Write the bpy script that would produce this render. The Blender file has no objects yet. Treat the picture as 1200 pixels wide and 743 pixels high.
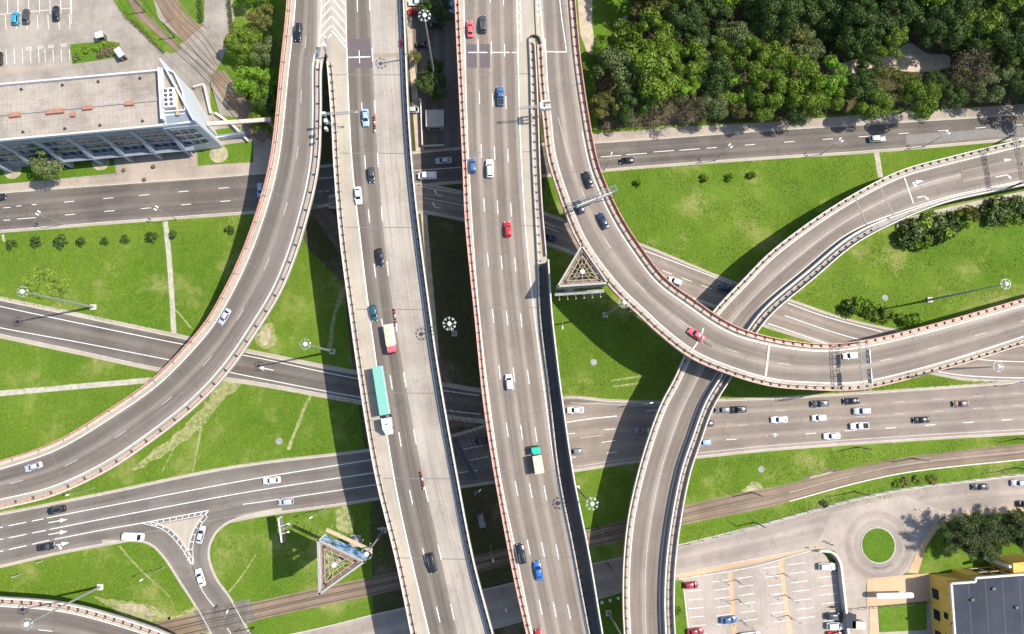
import bpy, math, random
import numpy as np
random.seed(7); RNG = np.random.default_rng(7)
SC = bpy.context.scene; COL = SC.collection
R_ = math.radians
# ------------------------------------------------------------------ camera
F, CX, CY, D = 800.0, 600.0, 371.5, 190.0
_n = np.array([568-CX, -(460-CY), -F]); _n /= np.linalg.norm(_n)
_ez = -_n; _ex = np.array([1., 0, 0]); _ex = _ex-(_ex@_ez)*_ez; _ex /= np.linalg.norm(_ex); _ey = np.cross(_ez, _ex)
RM = np.array([_ex, _ey, _ez])
cam = bpy.data.cameras.new('camera'); cam.lens = 24; cam.sensor_width = 36; cam.clip_start = 1; cam.clip_end = 6000
camo = bpy.data.objects.new('camera', cam); COL.objects.link(camo)
from mathutils import Matrix, Vector
camo.matrix_world = Matrix.Translation((0, 0, D)) @ Matrix([list(r) for r in RM]).to_4x4()
SC.camera = camo
# ------------------------------------------------------------------ light
SUN_EL, SUN_AZ = 55.0, 11.5           # azimuth measured from +X towards +Y
w = bpy.data.worlds.new('World'); SC.world = w; w.use_nodes = True
nt = w.node_tree; sky = nt.nodes.new('ShaderNodeTexSky'); sky.sky_type = 'NISHITA'; sky.sun_disc = False
sky.sun_elevation = R_(SUN_EL); sky.sun_rotation = R_(90-SUN_AZ)
nt.links.new(sky.outputs[0], nt.nodes['Background'].inputs[0]); nt.nodes['Background'].inputs[1].default_value = 0.145
sl = bpy.data.lights.new('sun', 'SUN'); sl.energy = 4.4; sl.angle = R_(0.53); sl.color = (1.0, 0.945, 0.87)
so = bpy.data.objects.new('sun', sl); COL.objects.link(so)
_sd = Vector((math.cos(R_(SUN_EL))*math.cos(R_(SUN_AZ)), math.cos(R_(SUN_EL))*math.sin(R_(SUN_AZ)), math.sin(R_(SUN_EL))))
so.rotation_euler = _sd.to_track_quat('Z', 'Y').to_euler(); so.location = (80, 40, 200)
SC.view_settings.view_transform = 'Standard'; SC.view_settings.look = 'None'; SC.view_settings.gamma = 1
SC.view_settings.use_curve_mapping = False; SC.view_settings.exposure = 0.66
SC.render.engine = 'CYCLES'

# ------------------------------------------------------------------ photo pixel -> point at a real height
def W(x, y, z=0.0):
    d = RM@np.array([x-CX, -(y-CY), -F]); t = (z-D)/d[2]
    return np.array([0, 0, D])+d*t

# ------------------------------------------------------------------ materials
def _mat(name):
    m = bpy.data.materials.new(name); m.use_nodes = True
    return m, m.node_tree, m.node_tree.nodes['Principled BSDF']
def _noise(t, vec, scale, detail=4, rough=.6):
    n = t.nodes.new('ShaderNodeTexNoise'); n.inputs['Scale'].default_value = scale
    n.inputs['Detail'].default_value = detail; n.inputs['Roughness'].default_value = rough
    t.links.new(vec, n.inputs['Vector']); return n.outputs['Fac']
def _ramp(t, fac, a, b, c0=(0, 0, 0, 1), c1=(1, 1, 1, 1)):
    r = t.nodes.new('ShaderNodeValToRGB'); r.color_ramp.elements[0].position = a; r.color_ramp.elements[1].position = b
    r.color_ramp.elements[0].color = c0; r.color_ramp.elements[1].color = c1
    t.links.new(fac, r.inputs[0]); return r.outputs[0]
def _mix(t, fac, a, b, mode='MIX'):
    m = t.nodes.new('ShaderNodeMix'); m.data_type = 'RGBA'; m.blend_type = mode
    for s, v in ((m.inputs[0], fac), (m.inputs[6], a), (m.inputs[7], b)):
        if hasattr(v, 'is_linked') or hasattr(v, 'links'): t.links.new(v, s)
        elif isinstance(v, (int, float)): s.default_value = v
        else: s.default_value = (*v[:3], 1)
    return m.outputs[2]
def _pos(t, scale=(1, 1, 1), uv=False):
    if uv:
        g = t.nodes.new('ShaderNodeTexCoord').outputs['UV']
    else:
        g = t.nodes.new('ShaderNodeNewGeometry').outputs['Position']
    m = t.nodes.new('ShaderNodeMapping'); m.inputs['Scale'].default_value = scale
    t.links.new(g, m.inputs[0]); return m.outputs[0]
def _bump(t, bs, h, strength, dist=.05):
    b = t.nodes.new('ShaderNodeBump'); b.inputs['Strength'].default_value = strength; b.inputs['Distance'].default_value = dist
    t.links.new(h, b.inputs['Height']); t.links.new(b.outputs[0], bs.inputs['Normal'])
def hexl(*c): return tuple(((v/255)/12.92 if v/255 <= .04045 else ((v/255+.055)/1.055)**2.4) for v in c)

def plain(name, c, rough=.6, metal=0.0, var=.18, scale=1.5, coat=0.0):
    m, t, b = _mat(name); b.inputs['Roughness'].default_value = rough; b.inputs['Metallic'].default_value = metal
    if coat: b.inputs['Coat Weight'].default_value = coat; b.inputs['Coat Roughness'].default_value = .05
    if var:
        f = _noise(t, _pos(t), scale, 5)
        c2 = tuple(v*(1-var) for v in c); c1 = tuple(min(1, v*(1+var)) for v in c)
        t.links.new(_ramp(t, f, .3, .7, (*c2, 1), (*c1, 1)), b.inputs['Base Color'])
    else: b.inputs['Base Color'].default_value = (*c, 1)
    return m
def paving(name, light, dark, streak=.5, patch=.35, wear=.45, speck=.25, cracks=True, lanes=0.0):
    """worn road surface: uv = metres across, metres along"""
    m, t, b = _mat(name); b.inputs['Roughness'].default_value = .88; b.inputs['Specular IOR Level'].default_value = .3
    s1 = _ramp(t, _noise(t, _pos(t, (.55, .012, 1), True), 1.0, 3, .7), .38, .62)
    s2 = _ramp(t, _noise(t, _pos(t, (2.2, .03, 1), True), 1.0, 2, .6), .35, .65)
    p = _ramp(t, _noise(t, _pos(t), .08, 6, .65), .4, .62)
    f = _ramp(t, _noise(t, _pos(t), 3.5, 5, .75), .3, .7)
    c = _mix(t, _ramp(t, s1, 0, 1), light, dark)
    base = _mix(t, streak, _mix(t, .5, light, dark), c)
    base = _mix(t, patch, base, _mix(t, p, tuple(v*1.12 for v in light), tuple(v*.82 for v in dark)))
    base = _mix(t, wear*.5, base, _mix(t, s2, (1, 1, 1), (.62, .62, .62)), 'MULTIPLY')
    base = _mix(t, speck, base, _mix(t, f, (.62, .61, .6), (1.0, 1.0, 1.0)), 'MULTIPLY')
    if cracks:
        v = t.nodes.new('ShaderNodeTexVoronoi'); v.feature = 'DISTANCE_TO_EDGE'; v.inputs['Scale'].default_value = .11
        nn = t.nodes.new('ShaderNodeTexNoise'); nn.inputs['Scale'].default_value = .4; t.links.new(_pos(t), nn.inputs['Vector'])
        vm = t.nodes.new('ShaderNodeVectorMath'); vm.operation = 'MULTIPLY_ADD'; vm.inputs[1].default_value = (5, 5, 5)
        t.links.new(nn.outputs['Color'], vm.inputs[0]); t.links.new(_pos(t), vm.inputs[2]); t.links.new(vm.outputs[0], v.inputs['Vector'])
        cr = _ramp(t, v.outputs['Distance'], .006, .016, (.6, .59, .58, 1), (1, 1, 1, 1))
        base = _mix(t, .32, base, cr, 'MULTIPLY')
    if lanes:
        sx = t.nodes.new('ShaderNodeSeparateXYZ'); t.links.new(_pos(t, (1, 1, 1), True), sx.inputs[0])
        def mth(op, a, b_=None):
            n = t.nodes.new('ShaderNodeMath'); n.operation = op
            for i, v in enumerate((a, b_)):
                if v is None: continue
                if isinstance(v, (int, float)): n.inputs[i].default_value = v
                else: t.links.new(v, n.inputs[i])
            return n.outputs[0]
        wob = _noise(t, _pos(t, (.3, .015, 1), True), 1, 2)
        ph = mth('ADD', mth('MULTIPLY', sx.outputs[0], 2*math.pi/3.6), mth('MULTIPLY', wob, 1.6))
        c1 = mth('COSINE', ph); c2 = mth('COSINE', mth('MULTIPLY', ph, 2.0))
        k = mth('SUBTRACT', mth('MULTIPLY', c1, -.62), mth('MULTIPLY', c2, .22))
        k = mth('ADD', mth('MULTIPLY', k, .5), .5)
        amt = mth('MULTIPLY', k, mth('ADD', mth('MULTIPLY', _noise(t, _pos(t, (.25, .02, 1), True), 1, 4), 1.0), .3))
        amt = mth('MULTIPLY', amt, lanes); mxx = mth('MINIMUM', mth('MAXIMUM', amt, 0.0), 1.0)
        base = _mix(t, mxx, base, _mix(t, .0, (.55, .54, .53), (.5, .5, .5)), 'MULTIPLY')
    t.links.new(base, b.inputs['Base Color']); _bump(t, b, f, .25, .02)
    return m
def grass_mat(name, a, bcol, dry, dryamt=.5):
    m, t, b = _mat(name); b.inputs['Roughness'].default_value = .95
    b.inputs['Specular IOR Level'].default_value = .03
    P = _pos(t)
    big = _ramp(t, _noise(t, P, .03, 5, .6), .42, .58)
    mid = _ramp(t, _noise(t, P, .2, 6, .7), .4, .6)
    fine = _ramp(t, _noise(t, P, 1.3, 6, .8), .38, .62)
    c = _mix(t, big, a, bcol); c = _mix(t, mid, c, _mix(t, .5, tuple(v*.78 for v in a), tuple(v*1.1 for v in bcol)))
    # mowing / growth streaks
    st = _ramp(t, _noise(t, _pos(t, (.9, .07, 1)), 1, 4, .6), .35, .65)
    c = _mix(t, .3, c, _mix(t, st, (.72, .76, .7), (1, 1, 1)), 'MULTIPLY')
    c = _mix(t, .55, c, _mix(t, fine, (.5, .56, .46), (1, 1, 1)), 'MULTIPLY')
    dr = _ramp(t, _noise(t, P, .06, 7, .72), .53, .66)
    f = t.nodes.new('ShaderNodeMath'); f.operation = 'MULTIPLY'; f.inputs[1].default_value = dryamt
    t.links.new(dr, f.inputs[0]); c = _mix(t, f.outputs[0], c, dry)
    # dandelions and weeds: tiny light spots
    v = t.nodes.new('ShaderNodeTexVoronoi'); v.inputs['Scale'].default_value = .8; t.links.new(P, v.inputs['Vector'])
    sp = _ramp(t, v.outputs['Distance'], .05, .09, (1, 1, 1, 1), (0, 0, 0, 1))
    gate = _ramp(t, _noise(t, P, .12, 3), .55, .62)
    mm = t.nodes.new('ShaderNodeMath'); mm.operation = 'MULTIPLY'; t.links.new(sp, mm.inputs[0]); t.links.new(gate, mm.inputs[1])
    c = _mix(t, mm.outputs[0], c, (.42, .44, .2))
    t.links.new(c, b.inputs['Base Color']); _bump(t, b, fine, .6, .12)
    return m
def leaf_mat(name, a, b2, trans=.12):
    m, t, b = _mat(name); b.inputs['Roughness'].default_value = .6; b.inputs['Specular IOR Level'].default_value = .25
    g = t.nodes.new('ShaderNodeNewGeometry')
    r = _ramp(t, g.outputs['Random Per Island'], 0, 1, (*a, 1), (*b2, 1))
    n = _ramp(t, _noise(t, _pos(t), .35, 3), .35, .65, (.72, .72, .7, 1), (1.2, 1.2, 1.1, 1))
    c = _mix(t, .8, r, n, 'MULTIPLY'); t.links.new(c, b.inputs['Base Color'])
    tr = t.nodes.new('ShaderNodeBsdfTranslucent'); t.links.new(c, tr.inputs[0])
    ms = t.nodes.new('ShaderNodeMixShader'); ms.inputs[0].default_value = trans
    t.links.new(b.outputs[0], ms.inputs[1]); t.links.new(tr.outputs[0], ms.inputs[2])
    t.links.new(ms.outputs[0], t.nodes['Material Output'].inputs[0]); return m

M = {}
M['grass'] = grass_mat('grass', (.090, .168, .017), (.158, .228, .030), (.29, .27, .10), .65)
M['lawn'] = grass_mat('lawn', (.084, .168, .017), (.138, .222, .026), (.25, .25, .08), .35)
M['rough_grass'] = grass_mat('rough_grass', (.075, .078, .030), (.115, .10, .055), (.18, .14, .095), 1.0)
M['worn'] = plain('worn_earth', (.33, .29, .18), .95, var=.35, scale=.5)
M['sand'] = plain('sandy_ground', (.42, .34, .25), .95, var=.22, scale=.5)
M['earth'] = plain('bare_earth', (.13, .10, .075), .95, var=.35, scale=.5)
M['ballast'] = paving('ballast', (0.275, 0.204, 0.137), (0.190, 0.134, 0.089), .6, .5, .5, .5, False)
M['asph_ground'] = paving('road_asphalt', (0.242, 0.211, 0.179), (0.152, 0.132, 0.115), .7, .35, .6, lanes=.9)
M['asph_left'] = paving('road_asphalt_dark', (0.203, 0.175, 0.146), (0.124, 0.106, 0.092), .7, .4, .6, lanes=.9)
M['asph_right'] = paving('road_asphalt_bleached', (0.332, 0.273, 0.225), (0.246, 0.203, 0.168), .6, .35, .5, lanes=.9)
M['asph_deck'] = paving('deck_asphalt', (0.356, 0.297, 0.241), (0.258, 0.214, 0.175), .8, .25, .7, lanes=1.5)
M['asph_m1'] = paving('deck_asphalt_dark', (0.251, 0.212, 0.176), (0.165, 0.141, 0.116), .8, .2, .7, lanes=1.4)
M['asph_L'] = paving('ramp_asphalt', (0.286, 0.242, 0.201), (0.200, 0.168, 0.141), .85, .2, .7, lanes=1.2)
M['asph_Ld'] = paving('ramp_asphalt_blackened_lane', (0.292, 0.252, 0.212), (0.205, 0.176, 0.148), .85, .2, .7, lanes=2.0)
M['conc_deck'] = paving('bare_concrete_deck', (.43, .378, .318), (.31, .268, .222), .9, .4, 1.0, .45)
M['shoulder'] = paving('dusty_shoulder', (0.427, 0.372, 0.293), (0.341, 0.294, 0.227), .5, .4, .5, .3, False)
M['pave'] = paving('pavement_slabs', (0.390, 0.323, 0.262), (0.292, 0.243, 0.194), .3, .6, .3, .3)
M['pave_pink'] = paving('pink_pavement', (0.541, 0.372, 0.226), (0.454, 0.310, 0.189), .3, .5, .2, .2, False)
M['lot'] = paving('car_park_asphalt', (0.413, 0.347, 0.292), (0.321, 0.272, 0.229), .4, .5, .4, .3)
M['lot_lanes'] = paving('access_road_asphalt', (0.413, 0.347, 0.292), (0.321, 0.272, 0.229), .4, .5, .4, .3, lanes=.75)
M['plaza'] = paving('plaza_asphalt', (0.349, 0.307, 0.257), (0.246, 0.216, 0.179), .3, .7, .4, .35)
M['kerb'] = plain('kerb_stone', (.40, .36, .31), .9, var=.2, scale=.8)
M['paint'] = plain('road_paint', (.66, .64, .60), .7, var=.22, scale=2.5)
M['paint_worn'] = plain('worn_road_paint', (.42, .395, .37), .8, var=.3, scale=2.5)
M['patch'] = plain('fresh_asphalt', (.105, .085, .085), .85, var=.12)
M['tyre'] = plain('tyre_rubber_marks', (.15, .14, .135), .9, var=.25)
M['conc'] = plain('concrete', (.46, .43, .38), .85, var=.15, scale=.6)
M['conc_d'] = plain('concrete_grey', (.27, .255, .235), .9, var=.2, scale=.5)
M['cream'] = plain('cream_wall_cap', (.56, .51, .44), .85, var=.2, scale=.9)
M['steel'] = plain('galvanised_steel', (.34, .34, .32), .5, .35, var=.15)
M['steel_d'] = plain('dark_steel', (.06, .06, .06), .5, .4, var=.1)
M['red_rail'] = plain('salmon_painted_rail', (.44, .225, .165), .75, var=.35, scale=1.1)
M['walk'] = plain('walkway_concrete', (.50, .41, .34), .9, var=.2, scale=.9)
M['walk_pink'] = plain('walkway_pinkish', (.52, .33, .26), .9, var=.22, scale=.9)
M['white'] = plain('white_enamel', (.80, .80, .78), .4, var=.05)
M['glass'] = plain('dark_glass', (.012, .016, .02), .06, var=0); M['glass'].node_tree.nodes['Principled BSDF'].inputs['Specular IOR Level'].default_value = .8
M['rubber'] = plain('black_rubber', (.02, .02, .02), .85, var=0)
M['rim'] = plain('wheel_rim', (.45, .45, .46), .35, .7, var=0)
M['lampglass'] = plain('headlight_lens', (.75, .77, .8), .15, var=0)
M['tail'] = plain('tail_light_lens', (.45, .02, .02), .25, var=0)
M['gantry'] = plain('gantry_steel', (.22, .22, .21), .6, .2, var=.2)
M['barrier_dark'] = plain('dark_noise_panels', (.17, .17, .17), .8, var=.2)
M['bark'] = plain('bark', (.11, .085, .065), .95, var=.3, scale=3)
M['wood'] = plain('weathered_timber', (.42, .31, .2), .85, var=.2)
M['foot'] = plain('footpath_slabs', (.36, .33, .26), .95, var=.25, scale=.7)
M['trample'] = plain('trampled_grass', (.235, .24, .095), .95, var=.45, scale=.9)
M['rust'] = plain('rusty_steel', (.17, .11, .075), .8, var=.3)
M['rail'] = plain('tram_rail_steel', (.55, .5, .45), .4, .5, var=.1)
M['rail_d'] = plain('dull_rail_steel', (.09, .07, .06), .6, .4, var=.15)

# ------------------------------------------------------------------ curves
def W3(p, z=0.0): return W(p[0], p[1], p[2] if len(p) > 2 else z)
def smooth(P, step=1.6):
    P = np.array(P, float)
    if len(P) == 2:
        n = max(2, int(np.linalg.norm(P[1]-P[0])/step)+1); return P[0]+(P[1]-P[0])*np.linspace(0, 1, n)[:, None]
    E = np.vstack([2*P[0]-P[1], P, 2*P[-1]-P[-2]]); out = []
    for i in range(1, len(E)-2):
        p0, p1, p2, p3 = E[i-1:i+3]
        t = [0]
        for a, b in ((p0, p1), (p1, p2), (p2, p3)): t.append(t[-1]+max(1e-4, np.linalg.norm(b-a))**.5)
        n = max(1, int(np.linalg.norm(p2-p1)/step))
        for k in range(n):
            u = t[1]+(t[2]-t[1])*k/n
            A1 = (t[1]-u)/(t[1]-t[0])*p0+(u-t[0])/(t[1]-t[0])*p1
            A2 = (t[2]-u)/(t[2]-t[1])*p1+(u-t[1])/(t[2]-t[1])*p2
            A3 = (t[3]-u)/(t[3]-t[2])*p2+(u-t[2])/(t[3]-t[2])*p3
            B1 = (t[2]-u)/(t[2]-t[0])*A1+(u-t[0])/(t[2]-t[0])*A2
            B2 = (t[3]-u)/(t[3]-t[1])*A2+(u-t[1])/(t[3]-t[1])*A3
            out.append((t[2]-u)/(t[2]-t[1])*B1+(u-t[1])/(t[2]-t[1])*B2)
    out.append(P[-1]); return np.array(out)
def C(pts, z=0.0, step=1.6): return smooth([W3(p, z) for p in pts], step)
def arclen(c): return np.concatenate([[0], np.cumsum(np.linalg.norm(np.diff(c[:, :2], axis=0), axis=1))])
def resamp(c, n):
    s = arclen(c); u = np.linspace(0, s[-1], n); return np.stack([np.interp(u, s, c[:, k]) for k in range(3)], 1)
def tang(c):
    t = np.gradient(c, axis=0); t /= np.linalg.norm(t, axis=1)[:, None]+1e-9; return t
def off(c, d, dz=0.0):
    t = tang(c); n = np.stack([-t[:, 1], t[:, 0]], 1); n /= np.linalg.norm(n, axis=1)[:, None]+1e-9
    o = c.copy(); o[:, :2] += n*(np.asarray(d)[:, None] if np.ndim(d) else d); o[:, 2] += dz; return o
def up(c, dz): o = c.copy(); o[:, 2] += dz; return o
def sub(c, s0, s1):
    s = arclen(c); n = max(2, int((s1-s0)/1.6)+1); u = np.linspace(max(0, s0), min(s[-1], s1), n)
    return np.stack([np.interp(u, s, c[:, k]) for k in range(3)], 1)

# ------------------------------------------------------------------ mesh builder
class MB:
    def __init__(s): s.v = []; s.f = []; s.uv = []
    def add(s, vs, fs, uvs=None):
        o = len(s.v); s.v += [tuple(map(float, p)) for p in vs]
        s.f += [tuple(i+o for i in f) for f in fs]
        if uvs is None: uvs = [(p[0], p[1]) for p in vs]
        s.uv += [tuple(map(float, q)) for q in uvs]
        return s
    def box(s, c, size, rz=0.0, top=1.0, ry=0.0):
        x, y, z = (q/2 for q in size); vs = []
        for dz, k in ((-z, 1), (z, top)):
            for dx, dy in ((-x, -y), (x, -y), (x, y), (-x, y)):
                px, py, pz = dx*k, dy*k, dz
                if ry: px, pz = px*math.cos(ry)+pz*math.sin(ry), -px*math.sin(ry)+pz*math.cos(ry)
                vs.append((c[0]+px*math.cos(rz)-py*math.sin(rz), c[1]+px*math.sin(rz)+py*math.cos(rz), c[2]+pz))
        return s.add(vs, [(3, 2, 1, 0), (4, 5, 6, 7), (0, 1, 5, 4), (1, 2, 6, 5), (2, 3, 7, 6), (3, 0, 4, 7)])
    def bar(s, a, b, r, n=4, r2=None):
        a = np.array(a, float); b = np.array(b, float); d = b-a; L = np.linalg.norm(d); d /= L+1e-9
        h = np.array([0, 0, 1.]) if abs(d[2]) < .9 else np.array([1., 0, 0])
        u = np.cross(d, h); u /= np.linalg.norm(u); v = np.cross(d, u); r2 = r if r2 is None else r2; vs = []
        for p, q in ((a, r), (b, r2)):
            for k in range(n):
                t = 2*math.pi*(k+.5)/n; vs.append(p+q*(u*math.cos(t)+v*math.sin(t)))
        fs = [(k, (k+1) % n, n+(k+1) % n, n+k) for k in range(n)]+[tuple(range(n))[::-1], tuple(range(n, 2*n))]
        return s.add(vs, fs)
    def lathe(s, c, prof, n=16):
        vs = []; fs = []
        for r, z in prof:
            for k in range(n):
                t = 2*math.pi*k/n; vs.append((c[0]+r*math.cos(t), c[1]+r*math.sin(t), c[2]+z))
        for i in range(len(prof)-1):
            for k in range(n): fs.append((i*n+k, i*n+(k+1) % n, (i+1)*n+(k+1) % n, (i+1)*n+k))
        fs += [tuple(range(n))[::-1], tuple(range((len(prof)-1)*n, len(prof)*n))]
        return s.add(vs, fs)
    def prism(s, poly, z0, z1):
        """poly = list of xy(z) world points, counter-clockwise or not"""
        n = len(poly); ar = sum(poly[i][0]*poly[(i+1) % n][1]-poly[(i+1) % n][0]*poly[i][1] for i in range(n))
        p = list(poly) if ar > 0 else list(poly)[::-1]
        vs = [(q[0], q[1], z0) for q in p]+[(q[0], q[1], z1) for q in p]
        return s.add(vs, [tuple(range(n))[::-1], tuple(range(n, 2*n))]+[(i, (i+1) % n, n+(i+1) % n, n+i) for i in range(n)])
    def strip(s, a, b, nu=1, lanes=0):
        n = max(len(a), len(b)); a = resamp(a, n); b = resamp(b, n)
        wd = np.linalg.norm((b-a)[:, :2], axis=1); sl_ = arclen((a+b)/2)
        vs = []; uv = []; fs = []
        for i in range(n):
            for k in range(nu+1):
                u = k/nu; vs.append(a[i]*(1-u)+b[i]*u); uv.append((u*lanes*3.6 if lanes else u*wd[i], sl_[i]))
        cr = np.cross((b-a)[n//2], (a[min(n-1, n//2+1)]-a[n//2]))[2]
        for i in range(n-1):
            for k in range(nu):
                q = (i*(nu+1)+k, i*(nu+1)+k+1, (i+1)*(nu+1)+k+1, (i+1)*(nu+1)+k); fs.append(q if cr > 0 else q[::-1])
        return s.add(vs, fs, uv)
    def ribbon(s, c, w_, dash=None, phase=0.0):
        if dash is None: return s.strip(off(c, w_/2), off(c, -w_/2))
        on, per = dash; L = arclen(c)[-1]; x = phase
        while x < L:
            if x+on > 0 and x < L: q = sub(c, max(0, x), min(L, x+on)); s.strip(off(q, w_/2), off(q, -w_/2))
            x += per
        return s
    def sweep(s, c, w_, h, dz=0.0, top=None):
        """solid bar of width w_ and height h standing on curve c+dz"""
        t = top if top is not None else w_
        a, b = off(c, w_/2, dz), off(c, -w_/2, dz); a2, b2 = off(c, t/2, dz+h), off(c, -t/2, dz+h); n = len(c)
        vs = []; uv = []; fs = []; sl_ = arclen(c)
        for i in range(n):
            vs += [a[i], b[i], b2[i], a2[i]]; uv += [(0, sl_[i]), (w_, sl_[i]), (w_+h, sl_[i]), (2*w_+h, sl_[i])]
        for i in range(n-1):
            o = 4*i
            for k in range(4): fs.append((o+k, o+4+k, o+4+(k+1) % 4, o+(k+1) % 4))
        fs += [(0, 1, 2, 3), (4*n-1, 4*n-2, 4*n-3, 4*n-4)]
        return s.add(vs, fs, uv)
    def build(s, name, mat, parent=None, loc=None, smooth_=False, bevel=0):
        L = np.array(loc if loc is not None else (parent.get('_o', (0, 0, 0)) if parent is not None else (0, 0, 0)), float)
        me = bpy.data.meshes.new(name); me.from_pydata([tuple(np.array(p)-L) for p in s.v] if L.any() else s.v, [], s.f)
        if s.uv:
            ul = me.uv_layers.new(name='UVMap'); idx = np.zeros(len(me.loops), int); me.loops.foreach_get('vertex_index', idx)
            ul.data.foreach_set('uv', np.array(s.uv)[idx].ravel())
        me.materials.append(mat); me.update()
        if smooth_: me.polygons.foreach_set('use_smooth', [True]*len(me.polygons))
        o = bpy.data.objects.new(name, me); COL.objects.link(o)
        if parent is not None:
            o.parent = parent; o['_o'] = tuple(L)
        elif L.any(): o.location = L
        if bevel:
            b = o.modifiers.new('bevel', 'BEVEL'); b.width = bevel; b.segments = 2; b.limit_method = 'ANGLE'
        return o
def tag(o, label=None, cat=None, group=None, kind=None):
    if label: o['label'] = label
    if cat: o['category'] = cat
    if group: o['group'] = group
    if kind: o['kind'] = kind
    return o
def thing(name, label, cat, loc=(0, 0, 0), rz=0.0, group=None, local=False):
    """Empty at the thing's base.  local=True: children meshes are given in local coordinates."""
    o = bpy.data.objects.new(name, None); COL.objects.link(o); o.location = tuple(map(float, loc)); o.rotation_euler = (0, 0, rz)
    o.empty_display_size = .5; o['_o'] = (0., 0., 0.) if local else tuple(map(float, loc))
    return tag(o, label, cat, group)
def struct(name, mb, mat, label=None): return tag(mb.build(name, mat), label, None, None, 'structure')
def copy_tree(o, parent=None):
    c = o.copy(); COL.objects.link(c)
    if parent is not None: c.parent = parent
    for ch in list(o.children): copy_tree(ch, c)
    return c
def yaw(d): return math.atan2(d[1], d[0])
def pxdir(x, y, dx, dy, z=0.0):
    a = W(x, y, z); b = W(x+dx, y+dy, z); return math.atan2(b[1]-a[1], b[0]-a[0])
def flat(pts, z=0.0): return MB().add([(*W(p[0], p[1], z)[:2], z) for p in pts], [tuple(range(len(pts)))], [tuple(W(p[0], p[1], z)[:2]) for p in pts])
def area(name, pts, z, mat, sm=False, label=None):
    if sm:
        c = C(list(pts)+[pts[0]], z, 1.2)[:-1]; c[:, 2] = z
        mb = MB().add(c, [tuple(range(len(c)))], [(p[0], p[1]) for p in c])
    else: mb = flat(pts, z)
    o = mb.build(name, mat)
    import bmesh
    bm = bmesh.new(); bm.from_mesh(o.data); bmesh.ops.triangulate(bm, faces=bm.faces)
    for f in bm.faces:
        if f.normal.z < 0: f.normal_flip()
    bm.to_mesh(o.data); bm.free()
    return tag(o, label, None, None, 'structure')
# ================================================================== GROUND
g = MB().add([(-2500, -2500, 0), (2500, -2500, 0), (2500, 2500, 0), (-2500, 2500, 0)], [(0, 1, 2, 3)])
struct('ground', g, M['grass'])
# rough dirt and sparse grass under and between the viaducts
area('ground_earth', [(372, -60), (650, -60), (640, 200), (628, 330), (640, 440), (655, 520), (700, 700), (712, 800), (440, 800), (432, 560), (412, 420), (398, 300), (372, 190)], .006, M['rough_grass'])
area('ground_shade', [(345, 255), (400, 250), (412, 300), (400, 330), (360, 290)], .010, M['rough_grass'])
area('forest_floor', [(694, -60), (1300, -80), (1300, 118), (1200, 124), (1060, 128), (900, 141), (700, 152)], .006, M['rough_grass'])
area('lawn', [(640, -60), (745, -60), (738, 20), (722, 34), (700, 60), (694, 58)], .012, M['lawn'])
area('sandy_path', [(970, 80), (1000, 70), (1040, 66), (1066, 50), (1085, 62), (1113, 66), (1112, 78), (1065, 84), (1030, 78), (985, 90)], .014, M['sand'], True)
area('sandy_verge', [(470, -60), (489, -60), (497, 188), (501, 260), (515, 420), (510, 420), (494, 260), (486, 160)], .012, M['sand'])
area('sandy_walk', [(672, -60), (694, -60), (694, 30), (697, 48), (700, 66), (688, 62), (680, 40)], .02, M['sand'])
# --- paved areas
area('plaza', [(-160, -120), (330, -120), (340, 60), (322, 190), (296, 202), (200, 208), (0, 224), (-160, 238)], .02, M['plaza'])
area('pavement', [(480, -60), (548, -60), (552, 176), (497, 178), (484, 60)], .014, M['asph_ground'])
area('yard', [(790, 672), (900, 650), (961, 641), (1000, 700), (1088, 680), (1100, 820), (780, 820)], .016, M['lot'])

def road(name, A, B, z, mat, kerb=True, sh=1.0, skipA=None, skipB=None, lanes=3):
    a, b = C(A), C(B); n = max(len(a), len(b)); a = resamp(a, n); b = resamp(b, n)
    cr = np.cross(b[n//2]-a[n//2], a[min(n-1, n//2+1)]-a[n//2])[2]; sg = 1 if cr > 0 else -1
    if sh:
        m = MB(); m.strip(off(a, sg*sh*.75, z-.006), off(a, -sg*.3, z-.006)); struct('road_shoulder', m, M['shoulder'])
        m = MB(); m.strip(off(b, sg*.3, z-.006), off(b, -sg*sh*.75, z-.006)); struct('road_shoulder', m, M['shoulder'])
    struct(name, MB().strip(up(a, z), up(b, z), 2, lanes), mat)
    if kerb:
        for c, s, sk in ((a, 1, skipA), (b, -1, skipB)):
            k = off(c, sg*s*.16); runs = [k]
            if sk:
                x0, x1 = W(sk[0], sk[2])[0], W(sk[1], sk[2])[0]; runs = [k[k[:, 0] < x0], k[k[:, 0] > x1]]
            for q in runs:
                if len(q) > 1: struct('kerb', MB().sweep(q, .3, .13, 0), M['kerb'])
    return a, b
# road 1: top-left dual road running under the viaducts
R1a = [(-160, 238.5), (0, 227), (135.5, 217), (291, 205.5), (400, 194), (500, 179), (600, 172.5), (695, 168.5), (900, 154), (1060, 144), (1200, 135), (1340, 124)]
R1b = [(-160, 281), (0, 269.5), (140, 258.5), (284, 248), (370, 241), (430, 228), (497, 215.5), (600, 208), (702, 198.5), (900, 183.5), (1020, 176), (1200, 160.5), (1340, 149)]
area('pavement', [(-160, 225), (0, 214), (140, 206), (255, 193), (330, 186), (330, 203), (291, 204.5), (135, 216), (0, 226), (-160, 237.5)], .028, M['pave'])
area('pavement', [(694, 157), (780, 150), (900, 143), (1060, 131), (1200, 122), (1340, 112), (1340, 123), (1200, 134), (1060, 143), (900, 153), (694, 167.5)], .028, M['pave'])
road('road', R1a, R1b, .036, M['asph_left'], True, 1.2, None, None, 3)
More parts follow.
